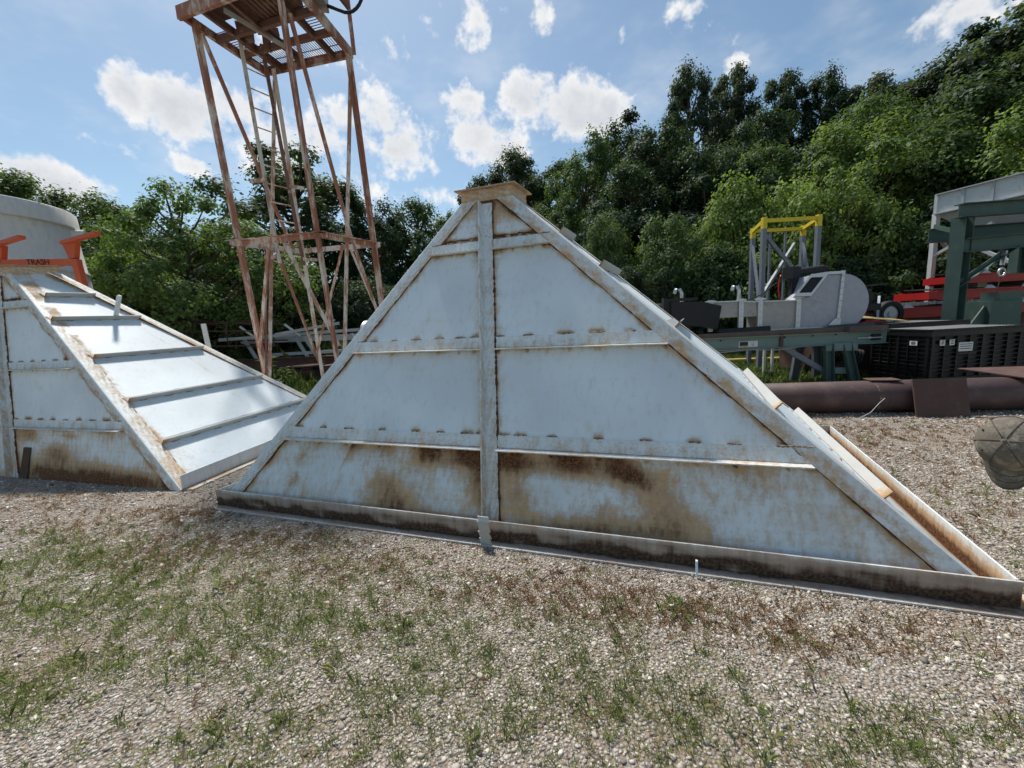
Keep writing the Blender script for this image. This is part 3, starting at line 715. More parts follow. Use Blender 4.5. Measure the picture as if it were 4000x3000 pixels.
# ------------------------------------------------------------------ rusty steel tower
def tower():
    root = thing('steel_tower', (-3.8, 8.3, 0), 'tall rusty steel tower with a ladder and a machine deck on top', 'tower')
    top = dict(A=V(-4.86, 7.51, 6.66), B=V(-4.34, 8.81, 6.66), C=V(-2.74, 8.55, 6.66), D=V(-3.08, 6.89, 6.66))
    bot = dict(A=V(-5.02, 8.40, 0), B=V(-4.25, 9.15, 0), C=V(-2.62, 8.95, 0), D=V(-3.48, 8.45, 0))
    L = lambda k, z: lerp(bot[k], top[k], z / 6.66)
    cen = lerp(lerp(top['A'], top['C'], .5), lerp(bot['A'], bot['C'], .5), .5)
    for k in 'ABCD':
        mb = MB(); c = L(k, 3); d = Vector((cen.x - c.x, cen.y - c.y, 0)).normalized()
        mb.angle(L(k, -0.02), L(k, 6.7), 0.085 if k != 'D' else .105, 0.085 if k != 'D' else .105, 0.011, up=Matrix.Rotation(R(45), 3, 'Z') @ d)
        mb.build('leg', 'tower_pale' if k in 'B' else 'tower', root)
        mb = MB(); mb.box(L(k, 0.012), (0.26, 0.26, 0.02)); mb.build('foot_plate', 'rust_steel', root)
    zm = 3.36
    for a, b in ('AD', 'DC', 'CB', 'BA'):
        p, q = L(a, zm), L(b, zm); d = (q - p).normalized()
        mb = MB(); out = d.cross(V(0, 0, 1))
        mb.angle(p - d * 0.14, q + d * 0.14, 0.10, 0.10, 0.010, up=(0, 0, -1), flip=-1)
        mb.build('middle_beam', 'tower' if a + b in ('AD', 'DC') else 'tower_pale', root)
    mid = lambda a, b, f: lerp(L(a, zm - .04), L(b, zm - .04), f)
    br = [(top['A'] + V(.05, .05, -.1), mid('A', 'B', .85), .07, 'tower'), (top['D'] + V(.03, .05, -.3), mid('D', 'C', .55), .065, 'tower'),
          (top['B'] + V(0, 0, -.15), L('A', 0.55), .085, 'tower_pale'), (top['C'] + V(0, 0, -.15), L('D', 0.6), .075, 'tower_pale'),
          (mid('A', 'D', .40), L('A', 1.25), .08, 'tower'), (mid('A', 'D', .52), L('D', 1.3), .085, 'tower_pale'),
          (mid('A', 'B', .55), L('B', 0.9), .06, 'tower'), (mid('C', 'B', .40), L('B', 1.1), .07, 'tower'), (mid('C', 'B', .34), L('C', 1.5), .06, 'tower_pale'), (mid('D', 'C', .55), L('C', 1.4), .06, 'tower'), (mid('A', 'B', .4), L('A', .8), .05, 'tower_dark')]
    for p, q, w_, m_ in br:
        mb = MB(); mb.angle(p, q, w_ * .78, w_ * .7, 0.008, up=(p - q).cross(V(.3, .2, 1))); mb.build('brace', m_, root)
    # deck
    z0 = 6.74
    PA, PD, PC, PB = V(-5.02, 7.36, z0), V(-2.93, 6.70, z0), V(-2.66, 8.58, z0), V(-4.55, 9.0, z0)
    Q = lambda s, t_, z=0.0: lerp(lerp(PA, PD, s), lerp(PB, PC, s), t_) + V(0, 0, z)
    for p, q, h in ((PA, PD, .19), (PD, PC, .16), (PC, PB, .14), (PB, PA, .13)):
        mb = MB(); mb.chan(p, q, .06, h, .009, flip=-1); mb.build('deck_beam', 'tower', root)
    for s in (.20, .46, .80):
        mb = MB(); mb.chan(Q(s, 0.02, -.02), Q(s, .98, -.02), .055, .13, .009); mb.build('deck_joist', 'tower_dark', root)
    for t_ in (.64, .38):
        mb = MB(); mb.bar(Q(.02, t_, -.03), Q(.98, t_, -.03), .07, .10); mb.build('deck_cross_beam', 'tower_dark', root)
    mb = MB(); mb.bar(Q(.38, .08, -.08), Q(.52, .66, -.09), .012, .075, up=(.2, 0, 1)); mb.build('deck_strap', 'galv_angle', root)
    mb = MB()
    for k in range(40):
        s = .05 + .92 * k / 39; mb.bar(Q(s, .66, .035), Q(s, .975, .035), .006, .012)
    for t_ in (.74, .86): mb.bar(Q(.05, t_, .035), Q(.97, t_, .035), .01, .012)
    for k in range(10):
        t_ = .36 + .28 * k / 9; mb.bar(Q(.04, t_, .035), Q(.19, t_, .035), .006, .012); mb.bar(Q(.82, t_, .035), Q(.96, t_, .035), .006, .012)
    g = mb.build('deck_grating', 'tower_dark', root); g['kind'] = 'stuff'
    # machine on the deck
    mb = MB(); a, b, c, d = Q(.40, .02, .06), Q(.93, .02, .06), Q(.86, .46, .06), Q(.46, .42, .06)
    up = V(0, 0, .75)
    mb.hexa([a, b, c, d], [lerp(a, c, .1) + up, lerp(b, d, .1) + up, lerp(c, a, .1) + up, lerp(d, b, .1) + up]); mb.build('machine_housing', 'tower_dark', root)
    mb = MB(); a, b, c, d = Q(.12, .02, .10), Q(.34, .02, .10), Q(.34, .30, .10), Q(.12, .30, .10)
    up = V(0, 0, .9); mb.hexa([a, b, c, d], [a + up, b + up, c + up, d + up]); mb.build('machine_hood', 'rust_steel', root)
    mb = MB()
    for k in range(10): mb.bar(Q(.46 + .04 * k, .06, .045), Q(.46 + .04 * k, .42, .045), .015, .025)
    mb.build('housing_rib', 'tower_dark', root)
    for s, t_ in ((.30, .45), (.34, .62), (.22, .5)):
        mb = MB(); mb.bar(Q(s, t_, -.1), Q(s, t_, .5), .10, .10); mb.bar(Q(s - .05, t_ - .05, .2), Q(s + .08, t_ + .08, .25), .05, .12); mb.build('machine_bracket', 'tower_dark', root)
    mb = MB(); gb = Q(.98, .42, .30)
    mb.prof(gb + V(-.16, 0, 0), gb + V(.16, .05, 0), [(-.2, -.17), (.2, -.2), (.24, .05), (.1, .22), (-.2, .2)]); mb.build('gear_box', 'alu_dark', root, .01)
    mb = MB(); hp = [gb + V(.15, .1, -.15)]
    for k in range(14):
        an = R(-100 + k * 13); hp.append(gb + V(.45 + .30 * math.cos(an), .2, .22 + .42 * math.sin(an)))
    mb.path(hp, .026, 8); mb.build('hose', 'rubber', root)
    mb = MB(); mb.bar(PC + V(.02, 0, 0), PC + V(-.02, 0, 1.8), .06, .06); mb.build('rail_post', 'tower', root)
    mb = MB(); mb.bar(PC + V(0, 0, .78), Q(.97, .35, .78), .05, .09); mb.build('guard_rail', 'tower_dark', root)
    mb = MB(); mb.bar(PC + V(0, 0, .95), Q(.97, .55, 1.7), .04, .05); mb.build('rail_brace', 'tower', root)
    mb = MB(); mb.bar(Q(.97, .35, .0), Q(.97, .35, 1.3), .06, .06); mb.build('rail_post', 'tower', root)
    # ladder
    la, lb, ra, rb = V(-4.33, 8.16, 2.95), V(-4.44, 8.02, 6.85), V(-4.06, 8.55, 2.95), V(-4.24, 8.36, 6.85)
    mb = MB(); mb.bar(la, lb, .035, .06, up=(1, 1, 0)); mb.build('ladder_rail', 'tower_pale', root)
    mb = MB(); mb.bar(ra, rb, .035, .06, up=(1, 1, 0)); mb.build('ladder_rail', 'tower_dark', root)
    for k in range(12):
        f = .04 + k * .082
        mb = MB(); mb.cyl(lerp(la, lb, f), lerp(ra, rb, f), .0125, 8); mb.build('ladder_rung', 'tower_pale', root)
    for f in (.38, .03):
        mb = MB(); mb.bar(lerp(ra, rb, f), lerp(ra, rb, f) + V(.22, .16, 0), .04, .06); mb.bar(lerp(la, lb, f), lerp(la, lb, f) + V(-.25, -.02, 0), .04, .06); mb.build('ladder_bracket', 'tower_pale', root)


tower()


# ------------------------------------------------------------------ tank and orange stand on the left
def tank():
    c = V(-12.9, 10.42, 0)
    root = thing('storage_tank', c, 'grey round tapering tank with a banded rim behind the left hopper', 'tank')
    def ring_solid(name, prof, mat, n=96, caps=(False, True)):
        mb = MB(); vs = []
        for r_, z in prof: vs += [c + V(math.cos(2 * math.pi * i / n) * r_, math.sin(2 * math.pi * i / n) * r_, z) for i in range(n)]
        fs = [(k * n + i, k * n + (i + 1) % n, (k + 1) * n + (i + 1) % n, (k + 1) * n + i) for k in range(len(prof) - 1) for i in range(n)]
        mb.add(vs, fs, True)
        if caps[1]: mb.add(vs[-n:], [tuple(range(n))])
        return mb.build(name, mat, root)
    ring_solid('tank_wall', [(2.06, 0), (2.0, 1.6), (1.95, 2.9), (1.93, 3.42)], 'concrete')
    ring_solid('tank_band', [(1.92, 3.40), (1.955, 3.42), (1.94, 3.50), (1.905, 3.54), (1.84, 4.62)], 'concrete')
    ring_solid('tank_rim', [(1.84, 4.58), (1.925, 4.60), (1.92, 4.62), (1.90, 4.98), (1.885, 5.0), (1.6, 5.01)], 'concrete')
    ring_solid('tank_band', [(1.94, 2.82), (1.985, 2.84), (1.975, 2.92), (1.93, 2.96)], 'concrete', caps=(False, False))
    an = R(28); d = V(math.cos(an), math.sin(an), 0)
    mb = MB(); mb.cyl(c + d * 1.75 + V(0, 0, 4.45), c + d * 2.08 + V(0, 0, 4.45), .14, 20); mb.build('tank_nozzle', 'concrete', root)
    mb = MB(); q = c + V(math.cos(R(0)), math.sin(R(0)), 0) * 1.8
    mb.path([q + V(0, 0, 5.0), q + V(0, 0, 5.15), q + V(.14, .10, 5.17), q + V(.17, .12, 5.0)], .02, 6); mb.build('lifting_loop', 'galv_angle', root)


tank()


def trash_stand():
    root = thing('orange_stand', (-8.4, 7.9, 0), 'orange steel stand lettered TRASH with two raised forked arms', 'stand')
    yb = 7.75
    L0, R0 = V(-9.12, yb, 0), V(-7.80, yb, 0)
    zb = 3.09
    mb = MB(); mb.bar(L0 + V(0, 0, zb + .05), R0 + V(.02, 0, zb), .10, .112); cb = mb.build('cross_beam', 'orange', root, .006)
    mt = Matrix(((1, 0, -.06, -8.42), (0, 0, -1, yb - .052), (-.05, 1, 0, zb + .022), (0, 0, 0, 1)))
    text_mesh('TRASH', .135, 'stencil_lettering', 'black_ink', cb, mt)
    for e, tilt in ((L0, -.02), (R0, .10)):
        mb = MB(); mb.bar(e + V(tilt * 1.2 + (.05 if tilt > 0 else 0), 0, 0), e + V(0.02, 0, zb + .05), .105, .105, up=(0, 1, 0)); mb.build('post', 'orange', root, .006)
        mb = MB(); k = e + V(-.02, 0, zb + .06)
        mb.slab(k + V(-.04, -.05, 0), k + V(.06, -.05, 0), k + V(.14, -.05, .29), k + V(-.11, -.05, .26), (0, 1, 0), .10); mb.build('gusset', 'orange', root, .006)
        mb = MB(); mb.bar(k + V(-.14, 0, .28), k + V(.76, -.25, .36), .10, .06); mb.build('arm', 'orange', root, .006)


trash_stand()


# ------------------------------------------------------------------ steel pile beyond the tower
def one(name, label, cat, fn, mat, group=None, bevel=0.0):
    mb = MB(); fn(mb); vs = np.array(mb.v); lo, hi = vs.min(0), vs.max(0); o = ((lo + hi) / 2); o[2] = lo[2]
    mb.v = [tuple(np.array(v) - o) for v in mb.v]
    ob = mb.build(name, mat, None, bevel); ob.location = o
    return tag(ob, label, cat, group)


def cage():
    root = thing('ladder_cage', (-9.3, 13.6, 0.9), 'rusty hooped ladder safety cage lying on the steel pile', 'ladder cage')
    yc, zc, r = 13.6, 1.62, .42
    hoops = [-11.6, -10.35, -9.1, -7.85]
    for x in hoops:
        mb = MB(); mb.path([V(x + .12 * math.cos(R(a)), yc - r * math.cos(R(a)), zc + r * 1.15 * math.sin(R(a))) for a in range(-60, 241, 20)], .022, 6); mb.build('hoop', 'rust_steel', root)
    for a in (-40, 20, 60, 95, 130, 200):
        mb = MB(); p = V(0, yc - r * math.cos(R(a)), zc + r * 1.15 * math.sin(R(a)))
        mb.bar(p + V(-11.9, 0, .12), p + V(-7.5, 0, -.06), .05, .035, up=(0, .2, 1)); mb.build('strap', 'rust_steel', root)


cage()
yb = 13.0
one('rusty_beam', 'lowest long brown box beam of the steel pile, in front', 'beam', lambda m: m.bar((-11.0, 12.9, .24), (-5.9, 12.5, .24), .5, .48), 'rust_steel')
one('rusty_beam', 'brown box beam of the pile nearest the main hopper', 'beam', lambda m: m.bar((-5.7, 12.7, .30), (-2.6, 12.4, .30), .75, .60), 'rust_steel')
one('rusty_beam', 'brown steel I-beam lying across the pile under the white frame', 'beam', lambda m: m.ibeam((-11.2, 13.45, .70), (-4.2, 13.2, .66), .25, .34, .02), 'rust_steel')
one('rusty_beam', 'rearmost brown steel I-beam at the back of the pile', 'beam', lambda m: m.ibeam((-12.2, 14.2, .36), (-3.4, 14.1, .36), .4, .70, .03), 'rust_steel')
one('rusty_disc', 'round rusty disc lying on the beams under the tower', 'disc', lambda m: (m.cyl((-6.2, 12.55, .49), (-6.2, 12.55, .60), .18, 24), m.cyl((-6.2, 12.55, .60), (-6.2, 12.55, .64), .45, 32)), 'rust_steel')


def white_frame():
    root = thing('white_steel_frame', (-6.6, 14.1, .7), 'white steel frame of long rails and slanted legs on the pile', 'steel frame')
    for (p, q, w_, h) in (((-9.6, 13.7, 1.52), (-5.0, 13.9, 1.62), .08, .10), ((-9.4, 14.5, 1.44), (-4.2, 14.5, 1.36), .08, .2), ((-7.5, 13.3, 1.60), (-5.5, 13.5, 1.86), .08, .09), ((-8.3, 13.9, .93), (-3.8, 13.7, .96), .1, .1)):
        mb = MB(); mb.bar(p, q, w_, h); mb.build('rail', 'galv_angle', root)
    for x in (-8.9, -7.2, -6.9, -5.3, -5.0, -4.4):
        mb = MB(); mb.bar((x, 13.9, 1.5), (x + .45, 13.75, .75), .10, .06); mb.build('slanted_leg', 'galv_angle', root)
    for x, dx in ((-8.75, .4), (-7.3, .42)):
        mb = MB(); mb.angle((x, 13.5, 1.9), (x + dx, 13.6, 1.5), .06, .06, .01); mb.build('loose_strut', 'white_steel', root)


white_frame()
one('galvanised_drum', 'shiny galvanised round casing behind the tower', 'drum', lambda m: (m.cyl((-5.0, 14.6, 1.42), (-3.6, 14.3, 1.42), .5, 28), m.bar((-4.9, 14.6, .9), (-3.7, 14.3, .9), .9, .12), m.box((-4.3, 14.45, .42), (1.0, .6, .84))), 'galv')
one('white_pipe', 'white pipe stub in the grass under the tower', 'pipe', lambda m: m.tube((-7.6, 11.6, .16), (-6.3, 11.3, .16), .16, .012, 20), 'white_steel')
one('white_post', 'white angle post leaning behind the left hopper', 'post', lambda m: m.angle((-6.95, 9.55, 0), (-7.06, 9.55, 1.93), .12, .12, .012), 'white_steel')


# ------------------------------------------------------------------ right: pipe, plate, conveyors, crate
pd = V(.9877, -.156, 0)
one('steel_pipe', 'long dark brown steel pipe lying on the gravel', 'pipe', lambda m: m.tube(V(4.53, 6.08, .232) - pd * 2.6, V(4.53, 6.08, .232) + pd * 5.0, .232, .014, 40), 'pipe')
pipe_ob = bpy.data.objects['steel_pipe']
for k_, c_ in enumerate((V(5.45, 5.935, .232), V(8.2, 5.50, .232))):
    mb = MB(); lo_ = Vector(pipe_ob.location); mb.cyl(c_ - pd * .012 , c_ + pd * .012, .2355, 40, caps=False); mb.cyl(c_ - pd * .16, c_ - pd * .05, .2335, 40, caps=False)
    wr = mb.build('weld_ring', 'pipe_scale', pipe_ob)
one('rusty_plate', 'square rusty steel plate leaning against the brown pipe', 'plate', lambda m: m.slab((5.58, 5.50, .0), (6.22, 5.40, .0), (6.27, 5.555, .515), (5.62, 5.655, .515), (.15, .98, -.2), .02), 'rust_steel')
one('rusty_flange', 'small rusty flat strip resting on top of the brown pipe', 'strip', lambda m: m.slab((5.25, 5.90, .472), (5.62, 5.80, .472), (5.64, 5.99, .480), (5.27, 6.06, .480), (0, 0, 1), .012), 'rust_steel')
one('rusty_sheet', 'flat rusty sheet lying on the pipe before the crate', 'sheet', lambda m: m.slab((7.0, 5.50, .472), (8.4, 5.28, .472), (8.5, 6.0, .52), (6.9, 6.25, .52), (0, 0, 1), .015), 'rust_steel')
one('wire', 'bent pale wire sticking out of the weeds by the pipe', 'wire', lambda m: m.path([(4.15, 5.2, .01), (4.45, 5.25, .05), (4.75, 5.3, .16), (4.9, 5.34, .28), (4.98, 5.36, .33)], .005, 6), 'galv_angle')


def green_conveyor():
    root = thing('belt_conveyor', (5.2, 8.4, 0), 'grey green belt conveyor frame on splayed legs carrying the aluminium conveyor', 'conveyor')
    for y, m_ in ((8.0, 'green_paint'), (8.78, 'green_paint')):
        mb = MB(); mb.chan((2.4, y, .975), (7.35, y, .935), .07, .235, .012, flip=(1 if y < 8.3 else -1)); mb.build('side_channel', m_, root)
    mb = MB(); mb.slab((2.4, 7.98, 1.10), (7.3, 7.98, 1.06), (7.3, 8.85, 1.06), (2.4, 8.85, 1.10), (0, 0, 1), .028); mb.build('belt', 'deck', root)
    mb = MB(); mb.box((4.6, 8.03, 1.135), (4.6, .09, .075)); mb.build('deck_board', 'deck', root)
    mb = MB(); mb.slab((2.4, 7.955, 1.085), (7.3, 7.955, 1.046), (7.3, 8.0, 1.046), (2.4, 8.0, 1.085), (0, 0, 1), .012); mb.build('edge_strip', 'yellow_pipe', root)
    for x in (6.55, 6.2):
        for y, yo in ((8.0, -.12), (8.78, .12)):
            mb = MB(); mb.chan((x, y, .84), (x + (.14 if x > 6.3 else -.02), y + yo, 0), .08, .17, .012, up=(1, 0, 0)); mb.build('leg', 'dark_green' if y < 8.3 else 'grey_paint', root)
    for z in (.78, .33):
        mb = MB(); mb.bar((6.12, 7.98, z), (6.75, 7.95, z - .02), .05, .12); mb.build('leg_tie', 'green_paint', root)
    mb = MB(); mb.bar((5.35, 8.02, .84), (6.2, 8.0, .30), .06, .10); mb.build('knee_brace', 'grey_paint', root)
    mb = MB(); mb.box((6.5, 7.94, .80), (.42, .03, .12)); mb.build('leg_plate', 'green_paint', root)
    for x in (3.5, 4.1, 5.35, 5.9, 6.35):
        mb = MB(); mb.cyl((x, 7.995, 1.03), (x, 7.975, 1.03), .016, 8); mb.build('bolt', 'rubber', root)
    mb = MB(); mb.cyl((6.75, 7.95, .94), (7.22, 7.95, .935), .014, 8); mb.cyl((6.95, 7.95, .937), (7.0, 7.95, .937), .03, 6); mb.build('take_up_screw', 'galv', root)
    mb = MB(); mb.box((7.12, 7.97, .945), (.16, .06, .12)); mb.build('take_up_bearing', 'rubber', root)
    mb = MB(); mb.box((5.28, 7.975, .975), (.06, .05, .26)); mb.build('splice_plate', 'rust_steel', root)
    mb = MB(); mb.slab((4.46, 7.985, .875), (4.83, 7.985, .873), (4.83, 7.985, .99), (4.46, 7.985, .992), (0, -1, 0), .003); sg = mb.build('warning_sign', 'sticker', root)
    mb = MB(); mb.slab((4.475, 7.981, .905), (4.64, 7.981, .905), (4.64, 7.981, .982), (4.475, 7.981, .982), (0, -1, 0), .002); mb.build('sign_text_block', 'ink', sg)
    mb = MB(); mb.slab((4.475, 7.981, .882), (4.64, 7.981, .882), (4.64, 7.981, .901), (4.475, 7.981, .901), (0, -1, 0), .002); mb.build('sign_amber_bar', 'amber', sg)
    mb = MB()
    for (p, q) in (((4.70, .955), (4.76, .935)), ((4.76, .935), (4.72, .91)), ((4.72, .91), (4.78, .89)), ((4.70, .93), (4.75, .905)), ((4.67, .97), (4.81, .97))):
        mb.bar((p[0], 7.980, p[1]), (q[0], 7.980, q[1]), .002, .009, up=(0, 1, 0))
    for k in range(3): mb.bar((4.49, 7.9775, .965 - .02 * k), (4.62, 7.9775, .965 - .02 * k), .001, .004, up=(0, 1, 0))
    mb.build('sign_figure', 'ink', sg)


green_conveyor()


def drag_conveyor():
    root = thing('drag_conveyor', (5.6, 8.4, 1.13), 'aluminium drag conveyor with a big round head housing', 'conveyor')
    z0 = 1.131; y0, y1 = 8.25, 8.72
    mb = MB(); mb.hexa([(2.6, y0, 1.48), (4.66, y0, 1.46), (4.66, y1, 1.46), (2.6, y1, 1.48)], [(2.6, y0, 1.82), (4.66, y0, 1.77), (4.66, y1, 1.77), (2.6, y1, 1.82)]); mb.build('trough', 'alu_dark', root)
    mb = MB(); mb.hexa([(4.66, y0 + .005, 1.46), (5.02, y0 + .005, 1.46), (5.02, y1, 1.46), (4.66, y1, 1.46)], [(4.66, y0 + .005, 1.765), (5.02, y0 + .005, 1.755), (5.02, y1, 1.755), (4.66, y1, 1.765)]); mb.build('trough', 'alu_dark', root)
    mb = MB(); mb.hexa([(5.02, y0, z0), (5.78, y0, z0 - .005), (5.78, y1, z0 - .005), (5.02, y1, z0)], [(5.02, y0, 1.755), (5.78, y0, 1.74), (5.78, y1, 1.74), (5.02, y1, 1.755)]); mb.build('trough', 'alu_dark', root)
    for x in (4.02, 4.62, 5.0, 5.76):
        mb = MB(); mb.bar((x, y0 - .012, z0 + .02 if x > 4.9 else 1.2), (x, y0 - .012, 1.82), .09, .05, up=(0, 1, 0)); mb.box((x, y0 - .02, 1.79), (.16, .09, .035)); mb.build('joint_flange', 'galv', root)
    for x0, x1, zt in ((2.6, 4.62, 1.795), (4.66, 5.0, 1.76), (5.05, 5.74, 1.745)):
        mb = MB(); mb.bar((x0, y0 - .02, zt), (x1, y0 - .02, zt - .02), .05, .022); mb.build('lid_edge', 'galv', root)
    # head housing: flat side plates with a half round end
    pts = [(5.78, z0 - .003), (7.0, z0 - .012)]
    for a in range(-60, 91, 10): pts.append((6.62 + .56 * math.cos(R(a)), 1.64 + .56 * math.sin(R(a))))
    pts += [(6.1, 2.20), (5.98, 1.88), (5.78, 1.74)]
    mb = MB(); n_ = len(pts)
    mb.add([V(x, y0 - .002, z) for x, z in pts] + [V(x, y1, z) for x, z in pts], [tuple(range(n_)), tuple(range(2 * n_ - 1, n_ - 1, -1))] + [((i + 1) % n_, i, n_ + i, n_ + (i + 1) % n_) for i in range(n_)])
    mb.build('head_housing', 'alu', root, .006)
    mb = MB(); mb.bar((6.56, y0 - .015, z0), (6.62, y0 - .015, 2.26), .06, .03, up=(0, 1, 0)); mb.build('seam_flange', 'galv', root)
    mb = MB(); mb.box((6.45, y0 + .1, 2.225), (.34, .3, .05)); mb.build('top_bracket', 'galv', root)
    mb = MB(); mb.slab((6.3, y0 - .03, z0), (6.62, y0 - .03, z0), (6.62, y0 - .03, z0 + .2), (6.5, y0 - .03, z0 + .2), (0, 1, 0), .02); mb.build('foot_gusset', 'galv', root)
    mb = MB(); mb.bar((5.05, y0 - .03, z0 + .035), (6.3, y0 - .03, z0 + .03), .05, .05); mb.build('bottom_flange', 'galv', root)
    for x in (4.02, 4.62, 5.0, 5.76):
        for k in range(5):
            z = (1.24 if x < 4.9 else 1.18) + k * .12
            mb = MB(); mb.cyl((x, y0 - .034, z), (x, y0 - .05, z), .012, 6); mb.build('bolt', 'galv_angle', root)
    for k in range(9):
        z = 1.2 + k * .12; x = 6.56 + .06 * (z - z0) / 1.13
        mb = MB(); mb.cyl((x, y0 - .03, z), (x, y0 - .045, z), .011, 6); mb.build('bolt', 'galv_angle', root)
    # inlet frame, tilted
    a, b = V(5.62, y0 - .06, 1.90), V(5.93, y0 - .06, 2.20); c_, d_ = V(6.16, y0 - .06, 2.20), V(5.85, y0 - .06, 1.86)
    nn = V(-.55, -.75, .25).normalized()
    fr = thing_part = MB()
    quad = [V(5.60, y0 - .10, 1.80), V(5.86, y0 - .22, 1.79), V(6.17, y0 - .22, 2.20), V(5.92, y0 - .10, 2.21)]
    cc = sum(quad, V(0, 0, 0)) / 4; nrm = (quad[1] - quad[0]).cross(quad[3] - quad[0]).normalized()
    for i in range(4):
        p, q = quad[i], quad[(i + 1) % 4]; fr.slab(p, q, lerp(q, cc, .30), lerp(p, cc, .30), nrm, .025)
    inf = fr.build('inlet_frame', 'white_steel', root)
    mb = MB(); mb.slab(*[lerp(p, cc, .28) - nrm * .01 for p in quad], -nrm, .02); mb.build('inlet_opening', 'rubber', inf)  # black plate closes the frame, painting the shade inside the inlet
    mb = MB(); back = [p + V(.15, .3, -.05) for p in quad]; mb.hexa([lerp(p, cc, .1) - nrm * .03 for p in quad], [lerp(p, cc, .1) for p in back]); mb.build('inlet_chute', 'alu_dark', root)
    mb = MB(); mb.cyl((6.12, 8.85, 2.31), (6.72, 8.9, 2.37), .085, 20); mb.box((6.02, 8.85, 2.31), (.22, .24, .24), .3); mb.cyl((6.72, 8.9, 2.37), (6.80, 8.9, 2.37), .06, 16); mb.box((6.1, 8.78, 2.0), (.3, .1, .5)); mb.build('drive_motor', 'rubber', root)
    mb = MB(); mb.path([V(5.78 + .06 * math.cos(R(a)), 8.8, 2.04 + .25 * math.sin(R(a))) for a in range(100, 270, 20)], .015, 6); mb.build('red_guard', 'red', root)
    for x in (3.55, 4.72):
        mb = MB(); mb.path([V(x, 8.5, 1.78), V(x, 8.5, 2.0), V(x - .04, 8.5, 2.08), V(x - .12, 8.5, 2.08), V(x - .15, 8.5, 2.0)], .035, 6); mb.build('lifting_hook', 'galv', root)


drag_conveyor()
one('rubber_skirt', 'black rubber skirt box at the open end of the aluminium conveyor', 'rubber skirt', lambda m: (m.slab((3.15, 8.02, 1.40), (3.70, 7.98, 1.32), (3.72, 7.98, 1.80), (3.15, 8.02, 1.82), (0, 1, 0), .03), m.slab((3.70, 7.98, 1.32), (4.12, 8.14, 1.24), (4.20, 8.16, 1.70), (3.72, 7.98, 1.80), (-.3, 1, 0), .03), m.slab((3.0, 8.0, 1.55), (3.15, 8.05, 1.35), (3.15, 8.05, 1.88), (3.0, 8.0, 1.90), (0, 1, 0), .12), m.box((3.3, 8.16, 1.26), (.5, .2, .28)), m.box((3.35, 8.12, 1.86), (.62, .2, .05))), 'rubber')
one('rubber_flap', 'long black rubber flap lying on the belt under the troughs', 'rubber flap', lambda m: m.slab((4.1, 8.02, 1.145), (5.1, 8.01, 1.135), (5.14, 8.10, 1.26), (4.12, 8.11, 1.24), (0, 1, .2), .02), 'rubber')
one('rubber_flap', 'black rubber strip before the round conveyor head', 'rubber flap', lambda m: m.slab((6.35, 8.02, 1.10), (7.2, 8.01, 1.095), (7.2, 8.12, 1.22), (6.30, 8.12, 1.20), (0, 1, .2), .02), 'rubber_dusty')
one('wooden_board', 'flat brown board lying on the belt by the crate', 'board', lambda m: m.box((6.9, 7.93, 1.12), (.75, .10, .10)), 'deck')
one('plywood_sheet', 'yellow plywood sheet lying behind the black crate', 'plywood', lambda m: m.slab((7.75, 9.1, 1.28), (8.75, 9.0, 1.16), (8.85, 9.7, 1.22), (7.85, 9.7, 1.36), (0, 0, 1), .02), 'plywood')
one('steel_rack', 'dark steel rack under the plywood behind the crate', 'rack', lambda m: (m.box((8.4, 9.5, .62), (1.5, 1.0, 1.0)), m.box((8.4, 9.5, .08), (1.7, 1.2, .12))), 'rust_steel')
one('rusty_bin', 'rust brown steel bin standing behind the conveyor legs', 'bin', lambda m: m.hexa([(6.9, 9.6, .12), (9.0, 9.2, .12), (9.0, 10.2, .12), (6.9, 10.4, .12)], [(6.9, 9.2, .80), (9.2, 9.0, .80), (9.2, 10.3, .80), (6.9, 10.6, .80)]), 'rust_steel')
one('corrugated_hose', 'black corrugated hose coiled behind the conveyor leg', 'hose', lambda m: [m.cyl((6.95 + .05 * k, 9.0 - .02 * k, .66 - .016 * k), (6.98 + .05 * k, 8.99 - .02 * k, .65 - .016 * k), .15, 14) for k in range(12)] + [m.path([(6.9, 9.0, .66), (6.8, 9.05, .45), (6.95, 9.05, .2), (7.2, 9.0, .16), (7.6, 8.8, .43)], .13, 10)], 'rubber_dusty')
for i, (p, q, r_, m_, lb) in enumerate([((4.6, 12.3, .14), (9.6, 11.6, .14), .055, 'yellow_pipe', 'yellow pipe lying in the grass behind the conveyor legs'), ((4.0, 12.8, .10), (8.6, 12.2, .10), .05, 'rust_steel', 'brown pipe lying beyond the yellow pipe in the grass'), ((4.2, 11.5, .08), (6.2, 11.8, .08), .04, 'white_steel', 'short white pipe lying in the grass before the yellow pipe')]):
    one('pipe', lb, 'pipe', lambda m: m.cyl(p, q, r_, 12), m_)


